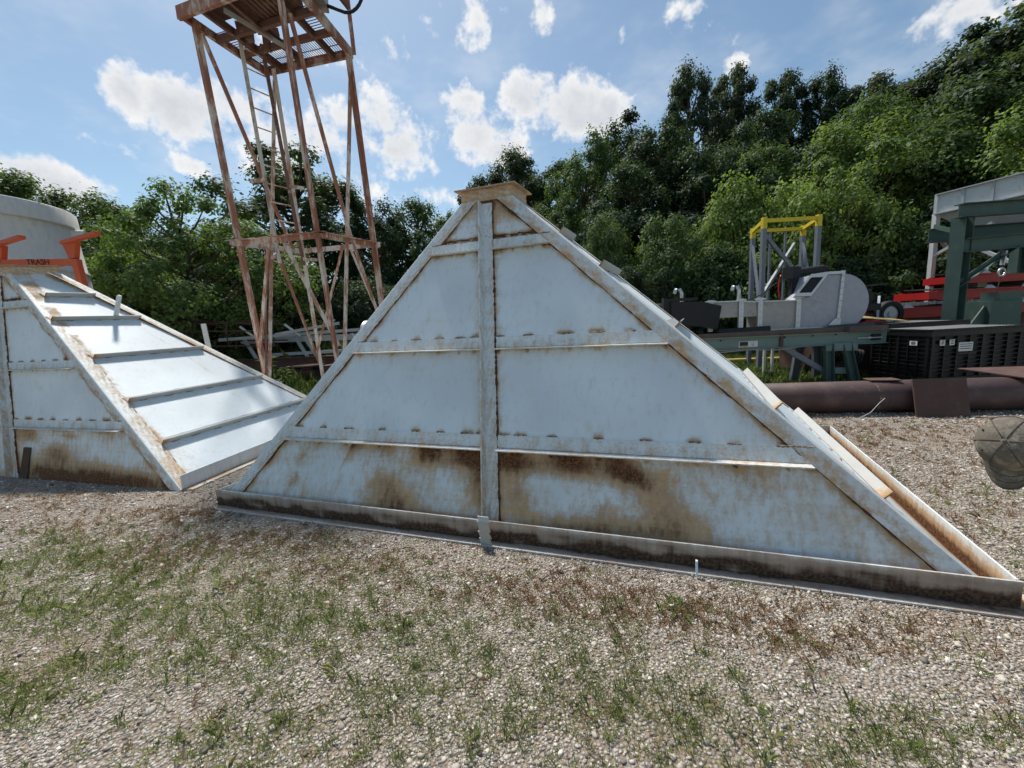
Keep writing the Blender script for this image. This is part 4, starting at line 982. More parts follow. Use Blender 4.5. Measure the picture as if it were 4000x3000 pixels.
one('cable', 'black cable drooping from the drive motor down to the belt', 'cable', lambda m: m.path([(6.05, 8.72, 2.25), (5.7, 8.9, 2.1), (5.45, 8.95, 1.9), (5.3, 8.9, 1.86), (5.1, 8.8, 1.80), (4.9, 8.78, 1.79)], .012, 6), 'rubber')
one('cable', 'grey cable hanging under the belt conveyor channel', 'cable', lambda m: m.path([(3.6, 7.99, .86), (4.1, 7.98, .80), (4.7, 7.98, .82), (5.2, 7.98, .79), (5.8, 7.98, .84)], .011, 6), 'galv_angle')
one('conduit', 'thin galvanised conduit under the belt conveyor', 'conduit', lambda m: m.cyl((3.0, 8.35, .80), (6.0, 8.35, .80), .02, 8), 'galv')
for i, (p, q, lb) in enumerate([((2.9, 9.6, 1.0), (6.6, 9.5, 1.02), 'white pipe on stands behind the troughs, upper'), ((2.9, 9.9, .78), (6.6, 9.8, .80), 'white pipe on stands behind the troughs, lower')]):
    one('pipe', lb, 'pipe', lambda m: (m.cyl(p, q, .045, 10), m.bar((3.4, p[1], 0), (3.4, p[1], p[2]), .05, .05, up=(0, 1, 0)), m.bar((6.1, q[1], 0), (6.1, q[1], q[2]), .05, .05, up=(0, 1, 0))), 'white_steel')


def grey_frame():
    root = thing('steel_stand', (7.4, 11.2, 0), 'grey cross braced steel stand with a yellow painted top', 'stand')
    FL, FR, BL, BR = V(6.46, 10.6, 0), V(7.82, 10.6, 0), V(6.95, 11.9, 0), V(8.36, 11.9, 0)
    zt, zy = 3.80, 3.56
    for p in (FL, FR, BL, BR):
        mb = MB(); mb.bar(p, p + V(0, 0, zy), .10, .10, up=(0, 1, 0)); mb.build('post', 'grey_paint', root)
        mb = MB(); mb.bar(p + V(0, 0, zy), p + V(0, 0, zt + .03), .104, .104, up=(0, 1, 0)); mb.build('painted_post_top', 'yellow', root)
    for p, q in ((FL, FR), (FR, BR), (BR, BL), (BL, FL)):
        mb = MB(); mb.bar(p + V(0, 0, zt - .05), q + V(0, 0, zt - .05), .07, .09); mb.build('top_rail', 'yellow', root)
        mb = MB(); mb.bar(p + V(0, 0, 1.72), q + V(0, 0, 1.72), .07, .09); mb.build('lower_rail', 'grey_paint', root)
    for p, q in ((FL + V(0, 0, 3.45), FR + V(0, 0, 1.9)), (FL + V(0, 0, 1.9), BR + V(-.5, -.4, 3.3)), (BL + V(0, 0, 3.4), FL + V(0, .1, 1.85)), (BR + V(0, 0, 3.4), FR + V(0, .1, 1.85))):
        mb = MB(); mb.bar(p, q, .06, .08); mb.build('brace', 'grey_paint', root)
    for f in (.35, .65):
        mb = MB(); mb.bar(lerp(BL, BR, f), lerp(BL, BR, f) + V(0, 0, zt - .1), .05, .05, up=(0, 1, 0)); mb.build('slim_post', 'grey_paint', root)


grey_frame()


def crate(x0, y0, dx, dy, h, label):
    root = thing('plastic_bulk_crate', (x0 + dx / 2, y0 + dy / 2, 0), label, 'crate')
    rot = lambda x, y, z: V(x0 + x - .02 * y, y0 + y * .99 + .04 * x, z)
    B8 = lambda a, b: ([rot(a[0], a[1], a[2]), rot(b[0], a[1], a[2]), rot(b[0], b[1], a[2]), rot(a[0], b[1], a[2])], [rot(a[0], a[1], b[2]), rot(b[0], a[1], b[2]), rot(b[0], b[1], b[2]), rot(a[0], b[1], b[2])])
    mb = MB(); mb.hexa(*B8((.03, .03, .12), (dx - .03, dy - .03, h - .10))); mb.build('box_wall', 'black_plastic', root)
    for xx in (.05, dx / 2 - .12, dx - .29):
        mb = MB(); mb.hexa(*B8((xx, .04, 0), (xx + .24, dy - .04, .12))); mb.build('skid', 'black_plastic', root)
    mb = MB(); mb.hexa(*B8((0, 0, .12), (dx, dy, .20))); mb.hexa(*B8((0, 0, .40), (dx, dy, .43))); mb.build('base_band', 'black_plastic', root, .008)
    mb = MB(); mb.hexa(*B8((-.02, -.02, h - .12), (dx + .02, dy + .02, h - .02))); mb.build('lid_rim', 'black_plastic', root, .012)
    mb = MB(); mb.hexa(*B8((.04, .04, h - .02), (dx - .04, dy - .04, h + .0))); mb.build('lid', 'crate_lid', root, .008)
    k = 0
    for side, n_ in (('f', 34), ('l', 26)):
        for i in range(n_):
            if side == 'f': a = (dx * (i + .1) / n_, -.025, h - .025); b = (dx * (i + .85) / n_, .06, h + .012)
            else: a = (-.025, dy * (i + .1) / n_, h - .025); b = (.06, dy * (i + .85) / n_, h + .012)
            mb = MB(); mb.hexa(*B8(a, b)); mb.build('lid_tooth', 'black_plastic', root)
    for i in range(9):
        x = .02 + (dx - .06) * i / 8; w_ = .05 if i in (0, 4, 8) else .02
        mb = MB(); mb.hexa(*B8((x, -.012, .20), (x + w_, .031, h - .12))); mb.build('rib', 'black_plastic', root)
    for i in range(7):
        y = .02 + (dy - .06) * i / 6; w_ = .05 if i in (0, 3, 6) else .02
        mb = MB(); mb.hexa(*B8((-.012, y, .20), (.031, y + w_, h - .12))); mb.build('rib', 'black_plastic', root)
    for z in (.27, .34, .48, .56, .64, .72, .80, .88):
        mb = MB(); mb.hexa(*B8((.0, -.006, z), (dx, .031, z + .014))); mb.build('rib', 'black_plastic', root)
        mb = MB(); mb.hexa(*B8((-.006, .0, z), (.031, dy, z + .014))); mb.build('rib', 'black_plastic', root)
    for (a, b, m_) in (((-.022, .86, .80), (-.013, 1.02, .93), 'sticker'), ((-.022, .22, .78), (-.013, .36, .86), 'sticker'), ((.16, -.022, .78), (.25, -.013, .88), 'sticker'), ((.34, -.022, .78), (.43, -.013, .88), 'sticker'), ((.52, -.022, .66), (.78, -.013, .82), 'sticker')):
        mb = MB(); mb.hexa(*B8(a, b)); st = mb.build('label', m_, root)
        mb = MB()
        for j in range(3):
            f = .25 + .25 * j; z = a[2] + (b[2] - a[2]) * f
            if a[1] < 0: mb.hexa(*B8((a[0] + .02, a[1] - .003, z), (b[0] - .02, a[1] - .001, z + .012)))
            else: mb.hexa(*B8((a[0] - .003, a[1] + .03, z), (a[0] - .001, b[1] - .03, z + .010)))
        mb.build('label_print', 'ink', st)
    mb = MB(); mb.hexa(*B8((.48, -.03, .60), (.84, -.013, .64))); mb.build('latch', 'black_plastic', root)


crate(7.52, 7.30, 1.95, 1.18, 1.06, 'black plastic bulk crate with white labels standing right behind the pipe')
crate(7.98, 8.62, 1.75, 1.18, 1.14, 'second black bulk crate behind the labelled one, only its dusty lid showing')


def red_unit(name, label, x0, x1, y, z, belt, h=.24):
    root = thing(name, ((x0 + x1) / 2, y, z), label, 'conveyor')
    for yy in (y, y + .9):
        mb = MB(); mb.chan((x0, yy, z + h / 2), (x1, yy, z + h / 2), .09, h, .03, flip=1 if yy == y else -1); mb.build('side_rail', 'red', root)
    n_ = int((x1 - x0) / .9)
    for i in range(n_ + 1):
        x = x0 + (x1 - x0) * i / n_
        mb = MB(); mb.bar((x, y + .02, z + h / 2), (x, y + .88, z + h / 2), .08, h * .6); mb.build('cross_member', 'red', root)
        mb = MB(); mb.bar((x, y - .02, z + h / 2), (x, y + .05, z + h / 2), .10, h - .05, up=(0, 0, 1)); mb.build('rail_web', 'red', root)
    mb = MB(); mb.box((x0 - .08, y + .45, z + h * .5), (.22, 1.0, h * .75)); mb.build('end_box', 'red', root)
    mb = MB(); mb.slab((x0, y + .04, z + h + .01), (x1, y + .04, z + h + .01), (x1, y + .86, z + h + .05), (x0, y + .86, z + h + .05), (0, 0, 1), .03); mb.build('belt', 'rubber', root)
    if belt:
        x = x0
        while x < x1:
            mb = MB(); mb.box((x, y + .10, z + h + .10), (.11, .2, .07), .5); mb.build('belt_cleat', 'galv_angle', root); x += .2
    for i in range(n_):
        x = x0 + .5 + (x1 - x0) * i / n_
        mb = MB(); mb.slab((x - .16, y - .01, z + h), (x + .16, y - .01, z + h), (x + .06, y + .02, z + h + .09), (x - .06, y + .02, z + h + .09), (0, 1, 0), .05); mb.build('roller_bracket', 'galv', root)
    mb = MB(); mb.slab((x0 + .95, y - .022, z + .06), (x0 + 1.45, y - .022, z + .06), (x0 + 1.45, y - .022, z + .15), (x0 + .95, y - .022, z + .15), (0, -1, 0), .003); lb = mb.build('label', 'sticker', root)
    mb = MB(); mb.slab((x0 + 1.05, y - .026, z + .085), (x0 + 1.40, y - .026, z + .085), (x0 + 1.40, y - .026, z + .125), (x0 + 1.05, y - .026, z + .125), (0, -1, 0), .002); mb.build('label_print', 'ink', lb)


red_unit('red_conveyor', 'lowest red conveyor section, with a cleated belt, behind the crate', 9.0, 14.2, 10.9, 1.16, True, .26)
red_unit('red_conveyor', 'middle red conveyor section behind the green column', 11.3, 15.2, 11.0, 1.58, False, .25)
red_unit('red_conveyor', 'topmost red conveyor section of the stack', 12.1, 15.6, 11.0, 1.98, False, .24)
for i, (x, y, z, lb) in enumerate([(12.2, 11.4, 1.45, 'wooden block under the left of the middle red conveyor'), (13.4, 11.4, 1.45, 'wooden block under the middle red conveyor, further right'), (12.5, 11.4, 1.86, 'wooden block between the two upper red conveyors, on the left'), (13.9, 11.4, 1.86, 'wooden block between the two upper red conveyors, on the right')]):
    one('wooden_block', lb, 'wood block', lambda m: m.box((x, y, z + .065), (.25, .9, .125)), 'wood')
one('steel_skid', 'dark steel skid carrying the red conveyor stack', 'skid', lambda m: (m.box((11.6, 11.4, .95), (5.0, .9, .40)), m.box((9.6, 11.4, .37), (.3, .9, .75)), m.box((13.6, 11.4, .37), (.3, .9, .75))), 'rust_steel')


def wheel_unit():
    root = thing('trailer_axle', (9.85, 10.5, .96), 'black tyred wheel on an axle by the red conveyor', 'wheel')
    c = V(9.62, 10.45, 1.30)
    mb = MB(); n_ = 36; prof = [(.20, -.09), (.29, -.10), (.325, -.075), (.335, 0), (.325, .075), (.29, .10), (.20, .09)]
    vs = [c + V(math.cos(2 * math.pi * i / n_) * r_, a, math.sin(2 * math.pi * i / n_) * r_) for r_, a in prof for i in range(n_)]
    mb.add(vs, [(k * n_ + i, k * n_ + (i + 1) % n_, (k + 1) * n_ + (i + 1) % n_, (k + 1) * n_ + i) for k in range(len(prof) - 1) for i in range(n_)], True); mb.build('tyre', 'rubber', root)
    mb = MB(); mb.cyl(c + V(0, -.05, 0), c + V(0, .05, 0), .205, 24); mb.cyl(c + V(0, -.08, 0), c + V(0, .0, 0), .07, 16); mb.build('rim', 'galv', root)
    mb = MB(); mb.bar(c, c + V(0, .8, 0), .07, .07); mb.bar(c + V(0, .3, 0), c + V(-.5, .3, .55), .08, .1); mb.build('axle', 'rubber', root)


wheel_unit()


def black_winch():
    root = thing('small_machine', (8.6, 10.0, 1.1), 'small black machine with a flat top tray behind the aluminium head', 'machine')
    mb = MB(); mb.slab((8.25, 9.9, 1.98), (9.05, 9.9, 2.02), (9.05, 10.5, 2.02), (8.25, 10.5, 1.98), (0, 0, 1), .03); mb.build('tray', 'rubber_dusty', root)
    mb = MB(); mb.bar((8.6, 10.1, 1.16), (8.6, 10.1, 1.98), .14, .14, up=(0, 1, 0)); mb.build('post', 'rubber', root)
    mb = MB(); mb.cyl((8.6, 9.9, 1.75), (8.6, 10.3, 1.75), .14, 16); mb.box((8.75, 10.0, 1.5), (.3, .25, .16)); mb.box((8.5, 10.0, 1.28), (.4, .3, .14)); mb.build('motor', 'rubber', root)
    mb = MB(); mb.bar((8.3, 10.2, 1.25), (8.7, 9.95, 1.65), .03, .03); mb.bar((8.9, 9.95, 1.2), (9.3, 10.4, 1.75), .05, .05); mb.build('linkage', 'galv', root)
    mb = MB(); mb.box((8.6, 10.1, 1.14), (.9, .5, .05)); mb.build('base_plate', 'red', root)


black_winch()


def green_structure():
    root = thing('green_steel_structure', (10.9, 9.6, 0), 'dark green steel column and beam structure behind the crate', 'steel structure')
    mb = MB(); mb.ibeam((10.13, 9.4, 0), (10.13, 9.4, 3.36), .26, .28, .02, up=(1, .25, 0)); mb.build('column', 'dark_green', root)
    for (p, q, w_, h) in (((9.85, 9.25, 3.47), (13.4, 9.05, 3.50), .22, .28), ((10.12, 9.35, 2.74), (13.4, 9.15, 2.86), .20, .30), ((10.9, 10.9, 3.22), (14.5, 10.6, 3.25), .22, .34)):
        mb = MB(); mb.ibeam(p, q, w_, h, .016); mb.build('beam', 'dark_green', root)
    for p, q in (((10.12, 9.4, 1.85), (11.25, 9.3, 2.66)), ((10.1, 9.55, 3.05), (10.7, 10.6, 3.35))):
        mb = MB(); mb.angle(p, q, .12, .10, .014); mb.build('knee_brace', 'dark_green', root)
    mb = MB(); mb.ibeam((13.2, 9.15, 0), (13.2, 9.15, 3.36), .30, .34, .02, up=(1, .25, 0)); mb.build('column', 'dark_green', root)
    mb = MB(); mb.ibeam((11.7, 9.6, 2.1), (11.7, 9.6, 2.72), .18, .2, .014, up=(1, 0, 0)); mb.build('hanger', 'dark_green', root)


green_structure()
one('green_pedestal', 'green steel pedestal with gussets behind the crate lid', 'pedestal', lambda m: (m.box((11.1, 9.5, .75), (.7, .6, 1.5)), m.box((11.25, 9.45, 1.6), (.5, .4, .2)), m.slab((10.45, 9.3, 1.0), (10.75, 9.3, 1.0), (10.75, 9.3, 1.4), (10.72, 9.3, 1.4), (0, 1, 0), .03)), 'dark_green')


def hook():
    root = thing('chain_hoist_hook', (10.95, 9.25, 1.2), 'galvanised shackle and wire hanging from the green beam', 'hook')
    x, y = 10.98, 9.27
    mb = MB(); mb.bar((x + .02, y, 2.58), (x - .01, y, 2.28), .03, .08, up=(0, 1, 0)); mb.build('turnbuckle', 'galv', root)
    mb = MB(); mb.path([V(x + .075 * math.cos(R(a)), y, 2.12 + .085 * math.sin(R(a))) for a in range(0, 361, 24)], .022, 6); mb.build('shackle', 'galv', root)
    mb = MB(); mb.path([(x, y, 2.28), (x - .01, y, 2.05), (x - .05, y, 1.7), (x - .12, y, 1.2), (x - .13, y, .4)], .01, 6); mb.build('wire_rope', 'rust_steel', root)


hook()


def white_bin():
    root = thing('white_bin', (14.6, 11.2, 0), 'white ribbed steel bin on braced legs at the right edge', 'bin')
    a, b = V(13.08, 12.9, 0), V(13.85, 9.2, 0); c_, d_ = V(16.6, 9.6, 0), V(16.2, 13.3, 0)
    z0, z1 = 4.16, 4.70
    Z = V(0, 0, 1)
    for p, q in ((a, b), (b, c_), (c_, d_), (d_, a)):
        mb = MB(); n_ = (q - p).cross(Z).normalized(); mb.slab(p + Z * z0, q + Z * z0, q + Z * z1, p + Z * z1, n_, .02); mb.build('bin_wall', 'white_steel', root)
        for k in range(7):
            f = k / 6; mb = MB(); mb.bar(lerp(p, q, f) + Z * z0 + n_ * .045, lerp(p, q, f) + Z * (z1 + .02) + n_ * .045, .07, .05, up=n_); mb.build('wall_rib', 'white_steel' if k == 0 else 'galv_angle', root)
        for z, w_ in ((z0 - .02, .16), (z1, .10)):
            mb = MB(); mb.bar(p + Z * z + n_ * .05, q + Z * z + n_ * .05, w_, .03); mb.build('rim', 'galv_angle', root)
    mb = MB(); m_ = (a + b + c_ + d_) / 4
    mb.hexa([lerp(p, m_, .75) + Z * 2.6 for p in (a, b, c_, d_)], [p + Z * (z0 - .04) for p in (a, b, c_, d_)]); mb.build('cone', 'galv_angle', root)
    for p in (a, b, c_, d_):
        mb = MB(); mb.bar(p, p + Z * z0, .13, .13, up=(0, 1, 0)); mb.build('leg', 'white_steel', root)
    for p, q in ((a + Z * 3.7, lerp(a, d_, .5) + Z * 1.9), (a + Z * 2.9, lerp(a, b, .35) + Z * 3.6), (a + Z * 3.7, lerp(a, b, .5) + Z * 2.4), (d_ + Z * 3.7, lerp(a, d_, .5) + Z * 1.9)):
        mb = MB(); mb.bar(p, q, .10, .08); mb.build('brace', 'white_steel', root)


white_bin()


# ------------------------------------------------------------------ trees
def tree_proto(seed, H, RC, base, nclump, per, leaf, kind):
    """trunk and limbs as one mesh, crown of leaf faces as another; returns both meshes"""
    r = np.random.default_rng(seed); rd = random.Random(seed)
    cl = []
    tries = 0
    while len(cl) < nclump and tries < nclump * 60:
        tries += 1
        h = r.uniform(base, 0.97)
        f = (h - base) / (0.97 - base)
        if kind == 'oval': prof = math.sin(math.pi * min(1, 0.12 + 0.86 * f)) ** 0.65
        elif kind == 'cone': prof = (1 - f) ** 0.6 * 0.95 + 0.08
        elif kind == 'shrub': prof = (1 - f ** 2.2) ** 0.6
        else: prof = math.sin(math.pi * min(1, 0.22 + 0.72 * f)) ** 0.5
        a = r.uniform(0, 2 * math.pi)
        lob = 1 + 0.22 * math.sin(2 * a + seed) + 0.16 * math.sin(5 * a + 7 * h + seed * 2)
        rr = RC * prof * lob * (r.uniform(0.12, 1.0) ** 0.45)
        p = np.array([math.cos(a) * rr, math.sin(a) * rr, h * H])
        if all(np.linalg.norm((p - q) * [1, 1, 1.25]) > RC * 0.24 for q in cl): cl.append(p)
    cl = np.array(cl)
    mb = MB(); top = H * 0.80
    k = [V(0, 0, -0.3)]
    for j in range(1, 7): k.append(V(rd.uniform(-.05, .05) * H * .5, rd.uniform(-.05, .05) * H * .5, top * j / 6))
    r0 = H * 0.019
    mb.path(k, [r0 * (1.25 - 0.95 * j / 6) for j in range(7)], 8)
    axis = lambda z: lerp(k[min(5, max(0, int(z / top * 6)))], k[min(6, max(0, int(z / top * 6)) + 1)], (z / top * 6) % 1.0)
    for p in cl:
        P_ = Vector(p); hz = math.hypot(p[0], p[1]); zs = max(H * 0.10, min(top * .98, p[2] - hz * rd.uniform(.4, .8) - .2))
        s = axis(zs); m_ = lerp(s, P_, .55) + V(0, 0, -hz * .10)
        q = r0 * (0.42 if kind != 'shrub' else .3)
        mb.path([s, m_, P_], [q, q * .6, q * .18], 5)
    tm = mb
    # leaves
    n = len(cl) * per
    ci = np.repeat(np.arange(len(cl)), per)
    size = RC * (r.uniform(.15, .30, len(cl)) if kind != 'shrub' else r.uniform(.14, .28, len(cl)))
    d = r.normal(size=(n, 3)); d /= np.linalg.norm(d, axis=1)[:, None]
    rad = r.uniform(0.10, 1.0, n) ** 0.62
    lump = 1 + 0.35 * np.sin(d[:, 0] * 5 + ci) * np.sin(d[:, 1] * 6 + ci * 2.1)
    off = d * (rad * lump * size[ci])[:, None] * [1, 1, .72]
    off[:, 2] -= 0.12 * (off[:, 0] ** 2 + off[:, 1] ** 2) / size[ci]
    pos = cl[ci] + off
    # stray sprigs beyond the clump edge
    k_ = r.random(n) < 0.07; pos[k_] += off[k_] * r.uniform(.1, .4, k_.sum())[:, None]
    out = pos - np.array([0, 0, H * .45]); out /= np.linalg.norm(out, axis=1)[:, None]
    nr = d * .75 + out * .35 + np.array([0, 0, .5]) + r.normal(size=(n, 3)) * .34
    nr /= np.linalg.norm(nr, axis=1)[:, None]
    t1 = np.cross(nr, r.normal(size=(n, 3))); t1 /= np.linalg.norm(t1, axis=1)[:, None]
    t1[:, 2] -= 0.25; t2 = np.cross(nr, t1)
    ln = leaf * r.uniform(.6, 1.35, n)[:, None]; wd = ln * r.uniform(.30, .42, n)[:, None]
    v = np.stack([pos - t1 * ln * .5, pos + t2 * wd - t1 * ln * .05, pos + t1 * ln * .55, pos - t2 * wd - t1 * ln * .05], 1).reshape(-1, 3)
    fc = np.arange(n * 4).reshape(n, 4)
    lm = np_mesh('crown', v, fc); lm.materials.append(MAT['leaf'])
    bm_ = bpy.data.meshes.new('trunk'); bm_.from_pydata(tm.v, [], tm.f); bm_.polygons.foreach_set('use_smooth', [True] * len(tm.f)); bm_.materials.append(MAT['bark'])
    return bm_, lm, H, RC


PR = {
    'oak': [tree_proto(11, 15, 4.2, .22, 80, 520, .19, 'round'), tree_proto(12, 15, 3.8, .18, 74, 520, .19, 'oval'), tree_proto(13, 15, 4.0, .30, 70, 520, .20, 'oval')],
    'mid': [tree_proto(21, 10, 3.6, .12, 78, 470, .15, 'oval'), tree_proto(22, 10, 3.4, .10, 74, 470, .15, 'round'), tree_proto(23, 10, 3.5, .08, 76, 470, .16, 'cone')],
    'poplar': [tree_proto(31, 7.5, 2.5, .06, 80, 300, .12, 'oval')],
    'shrub': [tree_proto(41, 4.5, 2.5, .03, 80, 330, .11, 'shrub'), tree_proto(42, 4.5, 2.3, .03, 80, 330, .105, 'oval'), tree_proto(43, 4.5, 2.4, .03, 76, 330, .12, 'cone')],
}
DK = (.044, .074, .040); MD = (.080, .128, .050); LT = (.150, .215, .066); YL = (.200, .275, .080); GY = (.062, .086, .055)


def tree(kind, var, x, y, H, W_, tint, name, label, group, rot=None):
    tm, lm, ph, pr = PR[kind][var % len(PR[kind])]
    z = terrain(x, y) - .05
    root = thing(name, (x, y, z), label, 'tree' if name == 'tree' else 'shrub', group)
    a = random.uniform(0, 6.28) if rot is None else rot
    sc = (W_ / pr, W_ / pr * random.uniform(.92, 1.08), H / ph)
    for nm, me in (('trunk', tm), ('crown', lm)):
        o = bpy.data.objects.new(nm, me); COL.objects.link(o); o.parent = root; o.rotation_euler = (0, 0, a); o.scale = sc
        j = random.uniform(.88, 1.12); o.color = (tint[0] * j, tint[1] * j, tint[2] * j, 1)


GL, GR, GS = 'trees beyond the yard on the left', 'wooded bank on the right', 'shrubs along the foot of the trees'
# x, y, top height above the yard, crown radius
TREES = [
    ('mid', 0, -21.5, 19.5, 9.4, 3.6, MD, 'tree', 'far left tree showing above the grey tank', GL),
    ('mid', 1, -22.5, 22.3, 9.6, 3.6, MD, 'tree', 'tree at the left edge just right of the tank rim', GL),
    ('mid', 0, -22.0, 24.5, 9.3, 3.4, DK, 'tree', 'dark tree in the line sloping down right of the tank', GL),
    ('mid', 1, -21.0, 26.5, 8.6, 3.2, DK, 'tree', 'lowest dark tree of the line right of the tank', GL),
    ('poplar', 0, -10.9, 14.5, 6.9, 2.3, (.115, .175, .060), 'tree', 'leafy green tree with loose round leaves left of the tower', GL),
    ('poplar', 0, -9.1, 15.9, 5.9, 2.2, (.13, .19, .058), 'tree', 'bright leafy tree close behind the tower legs', GL),
    ('poplar', 0, -13.6, 15.2, 5.2, 2.2, LT, 'tree', 'lower light green tree between tank and tower', GL),
    ('oak', 0, -11.3, 23.4, 11.3, 3.9, (.055, .092, .036), 'tree', 'round dark tree rising behind the tower ladder', GL),
    ('mid', 1, -7.9, 25.8, 9.3, 2.9, DK, 'tree', 'dark tree just right of the tower legs', GL),
    ('mid', 0, -5.6, 27.3, 9.6, 2.9, MD, 'tree', 'tree left of the main hopper outlet', GL),
    ('mid', 1, -3.5, 28.5, 8.6, 2.5, MD, 'tree', 'small tree peeping over the left slope of the main hopper', GL),
    ('mid', 0, -4.9, 41.0, 12.4, 1.8, MD, 'tree', 'slender far tree top beside the hopper outlet', GL),
    ('mid', 0, -16.5, 22.0, 6.6, 3.2, DK, 'tree', 'dark tree in the gap behind the light green trees', GL),
    ('oak', 1, 0.9, 40.0, 17.0, 4.4, GY, 'tree', 'greyish tall tree behind the hopper outlet', GR),
    ('oak', 0, 4.2, 37.5, 15.0, 3.6, DK, 'tree', 'dark tall tree right of the outlet', GR),
    ('mid', 1, 6.2, 31.4, 14.2, 3.3, MD, 'tree', 'green pointed tree above the upper stiffener tabs', GR),
    ('oak', 0, 9.6, 31.5, 15.6, 3.8, DK, 'tree', 'dark bushy tree leading up to the highest crowns', GR),
    ('oak', 1, 13.5, 31.2, 18.6, 2.5, GY, 'tree', 'left one of the two highest crowns in the middle of the bank', GR),
    ('oak', 2, 16.8, 32.0, 19.0, 2.4, GY, 'tree', 'right one of the two highest crowns in the middle of the bank', GR),
    ('oak', 2, 19.6, 30.8, 17.8, 2.2, DK, 'tree', 'dark tall tree right of the two highest crowns', GR),
    ('oak', 1, 21.6, 29.4, 16.8, 2.3, DK, 'tree', 'tall tree with a notched top, centre right', GR),
    ('oak', 2, 23.0, 27.6, 15.6, 2.5, GY, 'tree', 'tall tree midway between the grey stand and the right corner', GR),
    ('oak', 2, 23.6, 25.2, 14.0, 3.2, DK, 'tree', 'dark tree below the dip in the skyline at the right', GR),
    ('oak', 1, 23.4, 23.0, 13.8, 3.2, GY, 'tree', 'tall tree second from the right corner', GR),
    ('oak', 0, 23.0, 20.8, 13.9, 3.6, DK, 'tree', 'highest dark tree near the right corner', GR),
    ('oak', 1, 22.6, 18.2, 13.4, 3.8, GY, 'tree', 'great dark tree filling the upper right corner', GR),
    ('oak', 0, 24.5, 15.6, 12.8, 3.8, DK, 'tree', 'great dark tree cut by the right edge', GR),
    ('mid', 0, 7.3, 25.0, 10.2, 3.3, DK, 'tree', 'mid height dark tree behind the upper right slope', GR),
    ('mid', 1, 11.5, 24.5, 10.6, 3.2, DK, 'tree', 'dark tree behind the grey stand to its left', GR),
    ('mid', 0, 13.2, 21.6, 9.6, 3.0, MD, 'tree', 'green tree right behind the yellow topped stand', GR),
    ('mid', 1, 15.9, 19.6, 9.6, 3.2, LT, 'tree', 'bright green tree halfway up the bank', GR),
    ('mid', 0, 17.6, 18.4, 9.0, 2.9, MD, 'tree', 'green tree left of the white bin', GR),
    ('mid', 1, 18.6, 16.4, 8.9, 3.0, LT, 'tree', 'light green tree above the white bin', GR),
    ('mid', 0, 19.4, 14.4, 8.6, 3.0, LT, 'tree', 'light green tree over the right end of the white bin', GR),
    ('mid', 1, 18.6, 21.5, 11.6, 3.1, MD, 'tree', 'tree in the second row under the right skyline', GR),
    ('mid', 0, 15.0, 25.0, 12.6, 3.1, DK, 'tree', 'dark tree in the second row under the two highest crowns', GR),
    ('mid', 0, 20.6, 18.4, 11.2, 3.1, MD, 'tree', 'second row tree under the right corner crowns', GR),
    ('mid', 1, 3.4, 29.0, 9.8, 2.8, MD, 'tree', 'tree behind the right edge of the hopper outlet', GR),
    ('mid', 1, 10.4, 27.8, 13.0, 3.2, DK, 'tree', 'dark tree under the rise of the skyline', GR),
]
for a in TREES:
    kind, var, x, y, top, W_, tint, nm, lb, gp = a
    tree(kind, var, x, y, top - terrain(x, y), W_, tint, nm, lb, gp)
